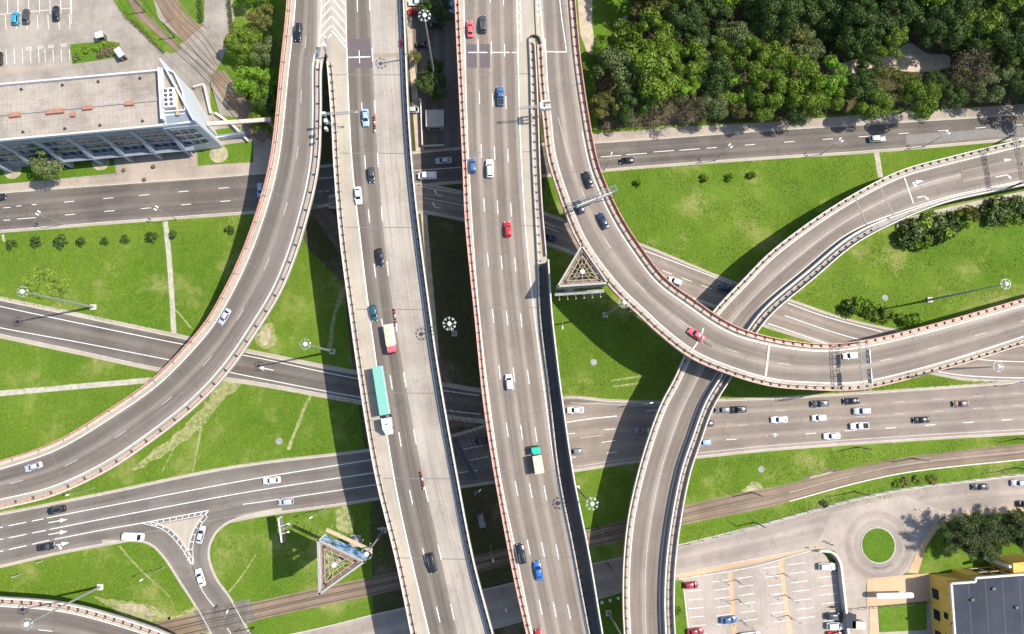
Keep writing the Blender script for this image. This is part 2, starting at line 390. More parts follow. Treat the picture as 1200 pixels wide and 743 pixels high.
# road 2: branch that drifts down to the right
R2a = [(385, 232), (440, 220), (497, 218), (540, 226), (600, 238), (661, 259), (748, 287), (804.6, 310), (856, 331), (923, 352.5), (989.5, 375), (1048, 388), (1120, 399), (1200, 406), (1340, 412)]
R2b = [(385, 241), (440, 245), (497, 248), (540, 256), (600, 271), (640, 285), (672, 296), (740, 320), (819, 352), (860, 367), (900, 382), (956, 399), (1020, 420), (1097, 437), (1130, 443), (1200, 446), (1340, 446)]
road('road', R2a, R2b, .044, M['asph_right'], True, 1.0)
# road 4: big avenue across the lower middle
R4a = [(-160, 632), (0, 604), (128, 578.6), (230, 557), (300, 545), (397, 533.7), (436, 528.6), (531, 512), (600, 490), (660, 468), (712, 471), (771, 473), (845, 470.5), (900, 468.5), (1028, 461), (1200, 449), (1340, 438)]
R4b = [(-160, 695), (0, 662), (70, 646), (146, 632), (230, 617), (271, 609), (300, 603), (402, 589), (443, 582.5), (560, 566), (673, 550), (748, 539), (817, 534), (900, 525.5), (1079, 513), (1200, 506), (1340, 497)]
road('road', R4a, R4b, .052, M['asph_ground'], True, 1.1, (540, 670, 480), (150, 285, 620), 4)
k_ = 655; a_, b_ = resamp(C([(640, 477)]+R4a[10:]), 200), resamp(C([(650, 553)]+R4b[10:]), 200)
struct('road', MB().strip(up(a_, .0545), up(b_, .0545), 2, 4), M['asph_right'])
# road 3: left slip road
R3a = [(-160, 320), (0, 352.5), (107, 375), (199.5, 394.5), (300, 416), (417.6, 439), (520, 453), (563, 460), (660, 470)]
R3b = [(-160, 358), (0, 391), (95, 411), (189, 431), (300, 447), (423, 469), (524, 486), (563, 491), (660, 500)]
road('road', R3a, R3b, .030, M['asph_left'], True, 1.6, None, None, 2)
# road 5: branch turning south from road 4
R5a = [(120, 634), (150, 632), (176.5, 636), (194, 653), (212, 681), (235, 717), (249, 743), (285, 810)]
R5b = [(330, 596), (300, 601.5), (271, 609), (251, 624.6), (243, 647.6), (251, 676), (268.5, 701), (291.6, 743), (325, 810)]
road('road', R5a, R5b, .060, M['asph_ground'], True, .8, None, None, 2)
# road 6: access road with turning circle
R6a = [(160, 770), (346, 743), (438, 721), (474, 713), (600, 684), (692, 662), (792, 640), (900, 613), (1002, 585), (1079, 571), (1200, 557.5), (1340, 541)]
R6b = [(160, 820), (346, 792), (474, 762), (600, 730), (701, 701), (790, 673), (900, 651), (961, 640), (1010, 640), (1060, 618), (1117, 604), (1200, 596), (1340, 585)]
road('road', R6a, R6b, .040, M['lot_lanes'], True, 0, None, (955, 1116, 620), 2)
area('turning_area', [(955, 643), (975, 600), (1060, 580), (1110, 601), (1092, 619), (1080, 637), (1064, 671), (1016, 679), (1014, 704), (990, 712), (986, 660), (978, 645)], .047, M['lot'])
# red-brown tyre-worn ring
M['swirl'] = plain('tyre_swirl', (.27, .25, .235), .9, var=.2, scale=1.2); ring = MB(); c0 = W(1029, 639); th = np.linspace(0, 2*math.pi, 49)
# islands / pavements near the turning circle
def ringstrip(name, r0, r1, z, mat, a0=0., a1=2*math.pi):
    th = np.linspace(a0, a1, 60); a = np.array([[c0[0]+r0*math.cos(t), c0[1]+r0*math.sin(t), z] for t in th]); b = np.array([[c0[0]+r1*math.cos(t), c0[1]+r1*math.sin(t), z] for t in th])
    return struct(name, MB().strip(a, b), mat)
def ring2(r0, r1, z):
    th = np.linspace(0, 2*math.pi, 60); a = np.array([[c0[0]+r0*math.cos(t), c0[1]+r0*math.sin(t), z] for t in th]); b = np.array([[c0[0]+r1*math.cos(t), c0[1]+r1*math.sin(t), z] for t in th])
    return struct('turning_lane', MB().strip(a, b, 3, 2), M['lot_lanes'])
ring2(4.8, 10.2, .052)
ringstrip('tyre_marks', 5.9, 6.3, .056, M['asph_ground'], 4.4, 5.3)
ringstrip('kerb', 4.6, 4.9, .16, M['kerb'])
disk = MB(); disk.lathe((c0[0], c0[1], 0), [(4.7, 0), (4.7, .14), (0.01, .2)], 40); struct('turf_island', disk, M['lawn'])
area('lawn', [(1076, 672), (1083, 640), (1096, 620), (1118, 605), (1200, 600), (1300, 592), (1300, 650), (1200, 655), (1120, 667)], .10, M['lawn'])
area('pavement', [(1064, 671), (1079, 637), (1091, 618), (1117, 601), (1200, 594.5), (1300, 586), (1300, 592), (1200, 600), (1120, 606), (1098, 621), (1085, 641), (1076, 672)], .11, M['pave_pink'])
area('pavement', [(1016, 680), (1018, 678), (1060, 674), (1088, 672), (1090, 704), (1016, 711)], .11, M['pave_pink'])
area('pavement', [(1019, 711), (1028, 710), (1030, 743), (1034, 800), (1018, 800)], .12, M['pave_pink'])
area('lawn', [(1029, 711), (1086, 705), (1086, 738), (1031, 741)], .11, M['lawn'])
area('pavement', [(790, 674), (900, 652), (961, 641), (975, 647), (984, 657), (982, 660), (972, 650), (958, 645), (900, 656), (795, 679)], .12, M['pave_pink'])
area('lawn', [(790, 680), (800, 680), (806, 743), (812, 800), (790, 800)], .10, M['lawn'])
# --- pavement strip in the parking and upper-left greens
for nm, pts, m_ in [
    ('lawn', [(82, 52), (125, 48), (140, 50), (141, 58), (132, 68), (85, 75)], 'lawn'),
    ('lawn', [(-160, 212), (0, 197), (133, 184), (136, 203), (0, 216), (-160, 227)], 'lawn'),
    ('lawn', [(231, 174), (296, 165), (297, 190), (232, 194)], 'lawn'),
    ('lawn', [(120, -20), (140, -20), (192, 48), (209, 60), (200, 63), (186, 54), (140, 12)], 'lawn'),
    ('lawn', [(152, -20), (175, -20), (186, 22), (215, 48), (211, 53), (200, 50), (170, 15)], 'lawn'),
    ('lawn', [(196, -20), (240, -20), (239, 25), (233, 29), (215, 12)], 'lawn'),
    ('lawn', [(268, -20), (335, -20), (336, 60), (318, 165), (302, 145), (262, 90), (252, 85), (246, 100), (258, 135), (296, 140), (262, 142), (247, 128), (246, 96), (262, 66), (274, 20)], 'grass'),
    ('lawn', [(252, 152), (282, 148), (282, 157), (256, 159)], 'lawn'),
]:
    area(nm, pts, .06 if m_ == 'lawn' else .05, M[m_])
area('pavement', [(268, -40), (275, 20), (262, 60), (236, 92), (262, 62), (268, 20)], .055, M['pave'])
area('entrance_paving', [(137, 184), (228, 174), (231, 196), (138, 205)], .034, M['pave'])
area('entrance_paving', [(0, 80), (82, 73), (86, 77), (0, 88), (-160, 102), (-160, 92)], .034, M['pave'])
# worn circular tree pits
for x, y, r in [(256.5, 180.5, 2.6), (15, 200, 2.4), (118, 190, 2.4)]:
    p = W(x, y, 0); d_ = MB(); d_.lathe((p[0], p[1], 0), [(r, .02), (r, .075), (.01, .1)], 24); struct('planting_bed', d_, M['worn'])
# --- footpaths
def path(pts, w_, mat='foot', z=.02, nm='path'):
    c = C(pts, z, .6)
    if mat == 'worn':
        n = len(c); j = lambda: np.convolve(RNG.uniform(.25, 1.5, n+4), np.ones(5)/5, 'valid')
        struct(nm, MB().strip(off(c, w_/2*j()), off(c, -w_/2*j())), M['trample'])
    else: struct(nm, MB().ribbon(c, w_), M[mat])
def rough_area(name, pts, z, mat, amp=.9):
    c = C(list(pts)+[pts[0]], 0, .5)[:-1]; n = len(c); q = np.convolve(np.concatenate([RNG.normal(size=n)]*2), np.ones(4)/4, 'same')[:n]; q2 = np.repeat(RNG.normal(size=n//6+2), 6)[:n]
    c = off(c, amp*(q*.5+q2*.22)); mb = MB().add([(p[0], p[1], z) for p in c], [tuple(range(n))]); o = mb.build(name, mat); import bmesh
    bm = bmesh.new(); bm.from_mesh(o.data); bmesh.ops.triangulate(bm, faces=bm.faces)
    for f in bm.faces:
        if f.normal.z < 0: f.normal_flip()
    bm.to_mesh(o.data); bm.free(); return tag(o, None, None, None, 'structure')
path([(193.5, 259), (198, 300), (204, 393)], 1.4)
path([(-60, 466), (0, 461), (90, 453), (182, 445)], 1.5)
path([(1027, 177), (1032, 208)], 1.6)
path([(3, 275), (5, 283)], .7)
path([(1050, 262), (1090, 252), (1115, 246), (1150, 238), (1200, 228), (1300, 210)], 2.0)
path([(250, 377.0), (262, 372.0)], .1)
path([(719, 30), (735, 19)], .8)
for pts, w_ in [([(366, 458), (352, 490), (338, 527)], 1.0), ([(241, 470), (234, 510), (226, 552)], .7), ([(206, 520), (190, 553)], .4),
                ([(407, 330), (395, 360), (385, 412)], 1.3), ([(204, 362), (214, 372), (224, 385)], .6),
                ([(140, 640), (165, 668), (200, 700)], .45), ([(716, 446), (756, 440)], .7), ([(718, 453), (750, 449)], .6),
                ([(300, 650), (280, 680), (268, 694)], .5)]:
    path(pts, w_, 'worn', .016, 'worn_path')
# worn earth patches
for pts in [[(262, 441), (282, 436), (284, 446), (262, 470), (225, 510), (170, 546), (150, 553), (178, 530), (225, 490)],
            [(303, 385), (318, 378), (322, 402), (308, 410), (300, 400)],
            [(186, 730), (230, 712), (240, 735), (250, 745), (200, 745)],
            [(110, 700), (150, 705), (190, 715), (200, 725), (150, 722)],
            [(940, 560), (965, 552), (985, 550), (970, 560), (945, 568)], [(868, 575), (885, 566), (893, 574), (880, 580)],
            [(392, 600), (410, 595), (412, 625), (395, 620)]]:
    rough_area('worn_earth', pts, .013, M['trample'] if pts[0][0] < 900 else M['earth'])
    m_ = np.mean(pts, axis=0)
    if pts[0] not in ((262, 440), (262, 441), (392, 600)): rough_area('worn_earth', [tuple(m_+(np.array(p)-m_)*.6) for p in pts], .017, M['worn'], .4)
for x, y in [(695.5, 424.5), (892, 550), (1037, 349), (327, 517)]:
    p = W(x, y); d_ = MB(); d_.lathe((p[0], p[1], 0), [(.95, .0), (.9, .07), (.01, .08)], 14); struct('tree_pit', d_, M['conc_d'])

# ================================================================== PAINT ON THE GROUND
mk = MB(); wk = MB()
def line(pts, z, w_=.17, dash=None, ph=0., worn=False): (wk if worn else mk).ribbon(C(pts, z), w_, dash, ph)
# road 1
for x, y in [(31, 240.5), (81, 236.3), (127, 232.2), (169, 228.5), (215, 224.3), (262, 220.2)]: line([(x-6, y+.55), (x+6, y-.55)], .042)
line([(19, 241.7), (43, 239.4)], .042); line([(-40, 247), (12, 243)], .042, .17, (3, 10)); line([(-40, 261), (12, 257.7)], .042, .17, (3, 10)); line([(20, 256.7), (42, 254.9)], .042)
for x, y in [(82, 251.5), (128, 247.3), (171, 244), (218, 239.6), (264, 235.7)]: line([(x-6, y+.5), (x+6, y-.5)], .042)
for x, y, h in [(716, 183, 12), (746, 180.4, 12), (778, 177.2, 12), (808, 175.2, 12), (834, 173.2, 6), (879, 169.6, 6), (925, 166.2, 6), (970, 163, 6), (1012, 160, 6), (1059, 156.3, 6), (1105, 153, 6), (1149, 149.7, 6), (1192, 146.5, 6), (1238, 143, 6)]:
    line([(x-h, y+h*.075), (x+h, y-h*.075)], .042)
line([(340, 212), (400, 207), (470, 201), (540, 196)], .042); line([(340, 228), (395, 223)], .042, .15, (1, 2)); line([(360, 241), (400, 240)], .042)
# road 2
line([(497, 232), (540, 240), (605, 254), (655, 272)], .05); line([(494, 219), (540, 227)], .05); line([(496, 247), (540, 256), (600, 270), (668, 294)], .05)
line([(637, 260), (650, 266)], .05); line([(637, 251), (665, 261)], .05)
line([(751, 292), (804, 312), (858, 333)], .05, .2); line([(776, 317), (840, 341)], .05, .16, (3, 6)); line([(812, 349), (840, 359), (880, 373)], .05, .2)
line([(878, 362), (896, 369)], .05); line([(900, 379), (956, 398), (1010, 416)], .05, .22); line([(920, 370), (989, 393), (1040, 405), (1146, 421), (1200, 424), (1300, 424)], .05, .2)
line([(923, 355), (964, 370), (1034, 389)], .05, .2); line([(1096, 435), (1130, 440), (1200, 443), (1300, 443)], .05, .2)
# road 3
for pts in ([(-100, 338), (0, 359), (48.6, 369.5), (217, 404), (300, 419), (417.6, 443.5), (522, 458), (562, 463.5)],
            [(-100, 362), (0, 384), (100, 402.5), (202, 422.5), (300, 442.5), (421.5, 465.5), (525, 481), (563.5, 485.5)]): line(pts, .036, .2)
# road 4
for off_, y0 in ((0, 0), (14, 0), (28, 0)): pass
line([(-100, 640), (0, 618.3), (51, 608)], .058, .2, (4.5, 6)); line([(55, 607), (140, 590.5), (300, 560.7), (440, 538)], .058, .2)
line([(-100, 652), (0, 632.3), (54, 621.5)], .058, .2, (4.5, 6)); line([(58, 620.5), (150, 602.5), (300, 575), (438, 554)], .058, .2)
line([(-100, 668), (0, 646.3), (61, 632.5)], .058, .2, (4.5, 6)); line([(64, 632), (120, 621), (166, 613), (245, 598)], .058, .2)
line([(285, 591), (300, 589), (440.6, 568), (560, 551)], .058, .18)
line([(540, 527), (566, 522)], .058); line([(548, 540), (572, 535)], .058)
line([(664, 495), (690, 491), (723, 487.6)], .058, .25); line([(666, 508.5), (674, 507.5)], .058); line([(708, 503.5), (721, 502.5)], .058)
line([(680, 513), (706, 510)], .058, .15, None, 0, True); line([(705, 518.5), (722, 516)], .058); line([(711, 531), (723, 529.5)], .058); line([(669, 536), (675, 535.5)], .058)
line([(676, 547), (748, 536), (817, 531), (900, 522.5), (1079, 510), (1200, 503), (1300, 496)], .058, .16, None, 0, True)
line([(668, 472), (771, 475.5)], .058, .14, None, 0, True); line([(757, 482), (770, 480.5)], .058)
for x, y in [(857, 515), (905, 510.3), (950.5, 508), (996, 504.5), (1044, 501.5), (1090, 498), (1135, 495), (1180, 492), (1224, 489)]: line([(x-6, y+.4), (x+6, y-.4)], .058)
for x in range(870, 1260, 46):
    for dy in (-15, -29): y = 514-(x-857)*.071+dy; line([(x-6, y+.4), (x+6, y-.4)], .058, .13, None, 0, True)
# road 5 and island hatching
line([(231, 680), (240, 697), (254, 715), (270, 742), (300, 790)], .066, .17)
I1 = [(166, 613), (190, 620), (206, 634), (219, 652), (228, 671)]; I2 = [(245, 598), (235, 607), (226, 622), (221, 640), (222, 656), (228, 671)]
line(I1, .066, .15); line(I2, .066, .15)
def hatch(A, B, n, z, w_=.3, skew=0):
    a = resamp(C(A, z), n+1); b = resamp(C(B, z), n+1)
    for i in range(n+1-abs(skew)):
        j = i+skew if skew > 0 else i; k = i if skew > 0 else i-skew
        if j <= n and k <= n: mk.ribbon(smooth([a[k], b[j]]), w_)
I1b = [(176, 609.5), (197, 614.5), (214, 628), (226, 647), (230, 668)]
hatch([(176, 611.5), (245, 598)], [(178, 615), (241, 603)], 9, .066, .17); line([(178, 615), (241, 603)], .066, .13)
hatch([(174, 613), (194, 623), (209, 640), (224, 664)], [(180, 612), (200, 620), (214, 635), (226, 655)], 9, .066, .17); line([(180, 612), (200, 620), (214, 635), (226, 655)], .066, .13)
hatch([(240, 603), (228, 618), (221, 640), (224, 662)], [(243, 606), (232, 620), (226, 640), (227, 660)], 7, .066, .17); line([(243, 606), (232, 620), (226, 640), (227, 660)], .066, .13)
area('traffic_island', [(184, 615), (239, 605), (228, 621), (221, 641), (221, 650), (210, 632), (198, 620)], .063, M['shoulder'])
# arrows
def arrow(x, y, dx, dy, L, z, kind='s', mbx=None, wd=.22):
    a = W(x, y, z); yw = pxdir(x, y, dx, dy, z); c_, s_ = math.cos(yw), math.sin(yw); m = mbx or mk
    def T(p): return (a[0]+p[0]*c_-p[1]*s_, a[1]+p[0]*s_+p[1]*c_, a[2])
    def poly(ps): m.add([T(p) for p in ps], [tuple(range(len(ps)))])
    if kind in ('s', 'sr', 'sl'):
        poly([(-L/2, -wd/2), (L*.1, -wd/2), (L*.1, wd/2), (-L/2, wd/2)]); poly([(L*.1, -.55), (L/2, 0), (L*.1, .55)])
    if kind in ('r', 'l'):
        poly([(-L/2, -wd/2), (L*.15, -wd/2), (L*.15, wd/2), (-L/2, wd/2)])
    if kind in ('sr', 'r', 'sl', 'l'):
        s = -1 if kind.endswith('r') else 1; x0 = L*.15 if kind in 'rl' else -L*.1
        q = [(x0-.2, 0), (x0+.2, 0), (x0+.75, s*.7), (x0+.35, s*.7)]; t = [(x0+.1, s*.7), (x0+1.05, s*.7), (x0+.75, s*1.5)]
        poly(q if s > 0 else q[::-1]); poly(t if s > 0 else t[::-1])
arrow(68, 610.5, 1, -.18, 5, .058); arrow(68, 624.5, 1, -.18, 5, .058); arrow(70, 638, 1, -.18, 5, .058, 'sr')
arrow(311, 432, -1, -.2, 4.5, .036); arrow(513.5, 228.5, -1, -.15, 2.6, .05, 'r'); arrow(511.5, 243, -1, -.15, 2.6, .05, 'r')
arrow(906, 510, 1, -.1, 3, .058)
# tyre darkened crossing at road 5, zebra bars between viaducts
for k in range(3): line([(704+k*9.5, 706.5-k*2.5), (707+k*9.5, 706-k*2.5)], .05, .8)
# car park bays (lower right)
for i in range(7):
    y = 693+i*10.2; line([(805+i*1.0, y), (823+i*1.0, y-1.6)], .03, .14)
for i in range(6):
    x, y = 835+i*1.0, 682+i*10; line([(x, y), (x+19, y-2.5)], .03, .14); line([(x+29, y-4), (x+47, y-6.5)], .03, .14)
for i in range(7):
    x, y = 900+i*2, 666+i*10.5; line([(x-5, y), (x+13, y-2.4)], .03, .14); line([(x+23, y-4), (x+43, y-6.5)], .03, .14)
for i in range(7):
    x, y = 958+i*1.2, 667+i*10.2; line([(x, y), (x+20, y-2.5)], .03, .14)
line([(801, 689), (815, 800)], .03, .14)
for a_, b_ in [(((855, 668)), (865, 800)), (((914, 656)), (934, 800))]:
    struct('path', MB().ribbon(C([a_, b_], .026), 1.3), M['pave_pink'])
# car park (upper left)
for i in range(9):
    x = 7+i*9.5-2*(i > 4); line([(x, 57.5), (x+.8, 75.5-i*.5)], .03, .14)
for i in range(7): line([(8+i*12.5, -16), (9+i*12.5, 16-0*i)], .03, .14); line([(6+i*12.5, 17), (7+i*12.5, 34.5)], .03, .14)
line([(-20, 18.5), (82, 9.5)], .03, .14); line([(82, -10), (83.5, 28)], .03, .14)
for x, y in [(34, 57), (47, 55.5), (60, 54.5), (74.5, 53)]:
    mk.ribbon(C([(x-3, y-1.2), (x+3, y-1.9)], .03), .12); mk.ribbon(C([(x-3, y+1.6), (x+3, y+.9)], .03), .12)
    mk.ribbon(C([(x-3, y-1.2), (x-3, y+1.6)], .03), .12); mk.ribbon(C([(x+3, y-1.9), (x+3, y+.9)], .03), .12); wk.ribbon(C([(x-1.5, y+.2), (x+1.5, y-.2)], .03), .25)
struct('road_markings', mk, M['paint']); struct('faded_road_markings', wk, M['paint_worn'])
# dark resurfaced strip on road 1 right, tyre blackened lanes
area('resurfaced_strip', [(1062, 158), (1200, 148), (1300, 141), (1300, 151), (1200, 158.5), (1062, 169.5)], .0405, plain('newer_asphalt', (.185, .168, .152), .9, var=.15, scale=.8))

# ================================================================== TRAM TRACKS
def track(bedA, bedB, tracks, z=.018, railmat='rail_d', name='tram_track_bed'):
    struct(name, MB().strip(C(bedA, z), C(bedB, z), 2), M['ballast'])
    for i, (pts, gm) in enumerate(tracks):
        c = C(pts, 0)
        for s in (-.78, .78):
            r = MB().sweep(off(c, s), .14, .12, z+.03); struct('tram_rail', r, M[gm])
T2a = [(20, 765), (120, 742), (189, 728), (238, 717), (300, 705), (369, 690), (428, 678), (560, 650), (684, 622), (733, 609), (802, 592.6), (871, 577), (920, 568), (1000, 548), (1066, 535), (1200, 520), (1340, 507)]
T2b = [(20, 790), (120, 767), (189, 752), (238, 741), (300, 727), (377, 710), (430, 699), (560, 670), (692, 641), (730, 633.6), (798, 615.7), (900, 594.5), (1002, 567), (1064, 554), (1200, 539), (1340, 526)]
def mid(A, B, f): a, b = resamp(C(A), 100), resamp(C(B), 100); return a*(1-f)+b*f
struct('tram_track_bed', MB().strip(C(T2a, .018), C(T2b, .018), 2), M['ballast'])
for f in (.28, .72):
    c = mid(T2a, T2b, f)
    for s in (-.78, .78): struct('tram_rail', MB().sweep(off(c, s), .2, .1, .02), M['rail_d'])
for f in (.46, .97):
    c = mid(T2a, T2b, f); c = c[66:]; struct('track_edge_kerb', MB().sweep(c, .3, .1, .015), M['cream'])
# sleepers of the slab panel
area('track_crossing_slab', [(226, 716), (292, 702), (300, 728), (240, 742)], .070, M['asph_ground'])
for f in (.28, .72):
    c = mid(T2a, T2b, f)[14:30]
    for s in (-.78, .78): struct('tram_rail', MB().sweep(off(c, s), .12, .02, .07), M['rail'])
# tram tracks, upper left
for A, B in [([(134, -30), (160, 20), (206, 60), (214, 56), (170, 15), (148, -30)], None), ]:
    area('tram_track_bed', A, .062, M['ballast'])
area('tram_track_bed', [(170, -30), (205, -30), (238, 30), (222, 44), (215, 50), (190, 18)], .058, M['ballast'])
for pts in ([(137, -30), (163, 15), (205, 55), (244, 92), (262, 118), (292, 150), (305, 162)], [(148, -30), (172, 12), (213, 52), (250, 86), (275, 112), (300, 140), (318, 160)],
            [(173, -20), (200, 22), (222, 48), (250, 80)], [(182, -20), (210, 20), (238, 46), (258, 76), (290, 120)], [(190, -20), (220, 14), (240, 36)]):
    for s in (-.75, .75): struct('tram_rail', MB().sweep(off(C(pts, 0), s), .16, .03, .055), M['rail_d'])
area('ballast_strip', [(243, 88), (262, 82), (282, 108), (306, 140), (318, 160), (306, 168), (288, 148), (262, 116)], .053, M['ballast'])
for a_, b_ in [((243, 92), (256, 84)), ((232, 48), (228, 40))]: pass
# tracks under the ramp / viaduct (upper middle)
for pts in ([(366, 245), (385, 270), (400, 290), (430, 330), (480, 400), (540, 500), (570, 560)], [(373, 240), (392, 265), (407, 284), (440, 325), (492, 395), (552, 495), (582, 560)]):
    for s in (-.75, .75): struct('tram_rail', MB().sweep(off(C(pts, 0), s), .14, .04, .03), M['rail_d'])
struct('tram_track_bed', MB().strip(C([(358, 240), (395, 292), (470, 400), (528, 500)], .02), C([(382, 238), (415, 284), (500, 395), (560, 500)], .02)), M['earth'])
# ================================================================== VIADUCTS
class Deck:
    def __init__(s, name, label, cat, A, B, mat_top, thick=1.5):
        s.a, s.b = C(A), C(B); n = max(len(s.a), len(s.b)); s.a = resamp(s.a, n); s.b = resamp(s.b, n)
        s.n = n; m = n//2; base = (s.a[m]+s.b[m])/2; base[2] = 0
        s.root = thing(name, label, cat, base); s.mk = MB(); s.wk = MB(); s.jm = MB()
        cr = np.cross(s.b[m]-s.a[m], s.a[m+1]-s.a[m])[2]; s.sg = 1 if cr > 0 else -1
        s.w = np.linalg.norm((s.b-s.a)[:, :2], axis=1)
        s.mid = (s.a+s.b)/2
        a, b = s.a, s.b
        d = MB(); d.strip(a, b, 4); d.build('deck', mat_top, s.root)
        g = MB(); e = .004
        bt = [up(q, -thick) for q in (s.lat(.18*s.w), s.lat(.82*s.w))]
        g.strip(up(bt[0], 0), bt[1]); g.strip(up(a, -e), up(a, -.45)); g.strip(up(b, -.45), up(b, -e)); g.strip(up(a, -.45), bt[0]); g.strip(bt[1], up(b, -.45))
        for q, o_ in ((0, 0), (n-1, 0)):
            vs = [a[q], b[q], b[q]+[0, 0, -.45], bt[1][q], bt[0][q], a[q]+[0, 0, -.45]]
            g.add([v+[0, 0, -e] for v in vs], [tuple(range(6))])
        g.build('girder', M['conc_d'], s.root)
    def lat(s, d, dz=0.0):
        """curve d metres from edge A towards edge B (array or scalar)"""
        u = (np.asarray(d)/s.w) if np.ndim(d) else d/s.w
        return s.a*(1-u[:, None])+s.b*u[:, None]+[0, 0, dz]
    def latb(s, d, dz=0.0): return s.lat(s.w-d, dz)
    def frac(s, f, dz=0.0): return s.lat(s.w*f, dz)
    def z(s, p):
        i = np.argmin(np.linalg.norm(s.mid[:, :2]-p[:2], axis=1)); return s.mid[i, 2]
    def at(s, x, y):
        z = 12.
        for _ in range(5): z = s.z(W(x, y, z))
        p = W(x, y, z); i = int(np.argmin(np.linalg.norm(s.mid[:, :2]-p[:2], axis=1))); t = tang(s.mid)[i]
        return p, t
    def clip(s, c, y0=None, y1=None):
        """keep the part of curve between photo rows y0..y1 (by world y)"""
        k = np.ones(len(c), bool)
        if y0 is not None: k &= c[:, 1] < W(500, y0, 16)[1]
        if y1 is not None: k &= c[:, 1] > W(500, y1, 16)[1]
        return c[k]
    def surface(s, c0, c1, mat, dz=.012, name='carriageway', lanes=0): MB().strip(up(c0, dz), up(c1, dz), 3, lanes).build(name, mat, s.root)
    def line(s, c, w_=.2, dash=None, ph=0., worn=False, dz=.02): (s.wk if worn else s.mk).ribbon(up(c, dz), w_, dash, ph)
    def wall(s, c, w_, h, mat, name='parapet', dz=0.0, cap=None):
        o = MB().sweep(c, w_, h, dz).build(name, mat, s.root)
        if cap: MB().sweep(c, w_+.12, .1, dz+h+.003).build('coping', cap, o)
        return o
    def rail(s, c, h=.8, sp=2.3, mat='steel', pm='steel_d', name='guard_rail', arm=None, maxn=98):
        m = MB(); m.sweep(c, .16, .3, h-.3); m.sweep(c, .08, .1, .32); o = m.build(name, M[mat], s.root)
        if arm is None:
            k0 = c[len(c)//2]; jj = int(np.argmin(np.linalg.norm(s.mid[:, :2]-k0[:2], axis=1))); tt = tang(c)[len(c)//2]; side = (s.mid[jj]-k0)[:2]@np.array([-tt[1], tt[0]]); arm = -.75*(1 if side > 0 else -1)
        L = arclen(c); t = tang(c); n = min(maxn, int(L[-1]/sp)); me = None
        for i in range(n):
            x = (i+.5)*L[-1]/n; p = np.array([np.interp(x, L, c[:, k]) for k in range(3)]); j = int(np.searchsorted(L, x)); yw = yaw(t[min(j, len(t)-1)])
            if me is None:
                q = MB(); q.box((0, 0, h/2+.03), (.14, .22, h+.06))
                if arm: q.box((0, arm/2, .22), (.2, abs(arm), .4)); q.box((0, arm, .45), (.16, .16, .9))
                po = q.build('rail_post', M[pm], None, None); me = po.data; po.parent = o
            else: po = bpy.data.objects.new('rail_post', me); COL.objects.link(po); po.parent = o
            po.location = tuple(p-np.array(s.root['_o'])); po.rotation_euler = (0, 0, yw)
        return o
    def finish(s):
        if s.mk.v: s.mk.build('lane_markings', M['paint'], s.root)
        if s.wk.v: s.wk.build('faded_lane_markings', M['paint_worn'], s.root)
    def piers(s, fr, zs=1.5, ok=None):
        for f in fr:
            i = int(f*(s.n-1)); p = s.mid[i]; wv = (s.b-s.a)[i][:2]; wd = s.w[i]; yw = math.atan2(wv[1], wv[0]); top = p[2]-zs
            m = MB(); m.box((p[0], p[1], top-.55), (wd*.6, 1.6, 1.0), yw)
            for k in ((-.18, .18) if wd > 12 else (0,)):
                m.lathe((p[0]+wv[0]*k, p[1]+wv[1]*k, 0), [(.85, -.3), (.8, top-1.0)], 14)
            m.build('pier', M['conc_d'], s.root)

M['joint'] = plain('joint_tar', (.16, .145, .135), .9, var=.2); M['stain'] = plain('brown_stain', (.27, .22, .165), .9, var=.25)
ZM = 16.5
# ---- left main viaduct (work under way on its right half)
M1A = [(384, -90), (383, 0), (382, 60), (384, 79), (389.5, 153), (391, 185), (398, 274), (410, 367), (425, 472), (440, 557), (463.7, 655), (482, 743), (496, 815)]
M1B = [(470, -90), (474.5, 0), (484, 190), (506, 373), (517, 447), (536.6, 557), (555.7, 655), (579, 743), (598, 815)]
m1 = Deck('viaduct', 'long straight viaduct with dark asphalt lanes beside a wide strip of bare pale concrete', 'viaduct',
          [(x, y, ZM) for x, y in M1A], [(x, y, ZM) for x, y in M1B], M['conc_deck'])
l0 = C([(404, -90, ZM), (405, 0, ZM), (407, 77, ZM), (412.5, 190, ZM), (423, 287, ZM), (433.5, 372, ZM), (461.5, 558, ZM), (479, 642, ZM), (503, 743, ZM), (520, 815, ZM)])
l2 = C([(430, -90, ZM), (433, 0, ZM), (437, 77, ZM), (443, 190, ZM), (451, 287, ZM), (462.5, 372, ZM), (479, 472, ZM), (495, 557, ZM), (517, 655, ZM), (533.5, 732, ZM), (552, 815, ZM)])
l1 = C([(417, -90, ZM), (418.5, 0, ZM), (424, 123, ZM), (433, 260, ZM), (441, 330, ZM), (460, 458, ZM), (471, 528, ZM), (485.5, 600, ZM), (517, 735, ZM), (535, 815, ZM)])
m1.surface(l0, l2, M['asph_m1'], .012, 'carriageway', 2)
m1.surface(m1.lat(1.1), l0, M['shoulder'], .008, 'hard_shoulder')
m1.line(l0, .26); L1 = arclen(l1)[-1]
m1.line(l1, .2, (3.6, 14.4), 7.4); m1.line(l2, .2, (3.8, 14.4), 6.8)
e = C([(466.5, -90, ZM), (468, 0, ZM), (477, 190, ZM), (498, 373, ZM), (527.5, 557, ZM), (547, 655, ZM), (570, 743, ZM), (588, 815, ZM)])
m1.line(up(e, 0), .22)
for (x, y, s_) in [(424, 46, 0), (430, 46, 0)]: pass
m1.surface(C([(408.5, 46, ZM), (410, 80, ZM)]), C([(433.5, 45, ZM), (436.5, 79, ZM)]), M['patch'], .018, 'resurfaced_patch')
m1.line(C([(406, 67.5, ZM), (434, 66.5, ZM)]), .3, None, 0, False, .026)
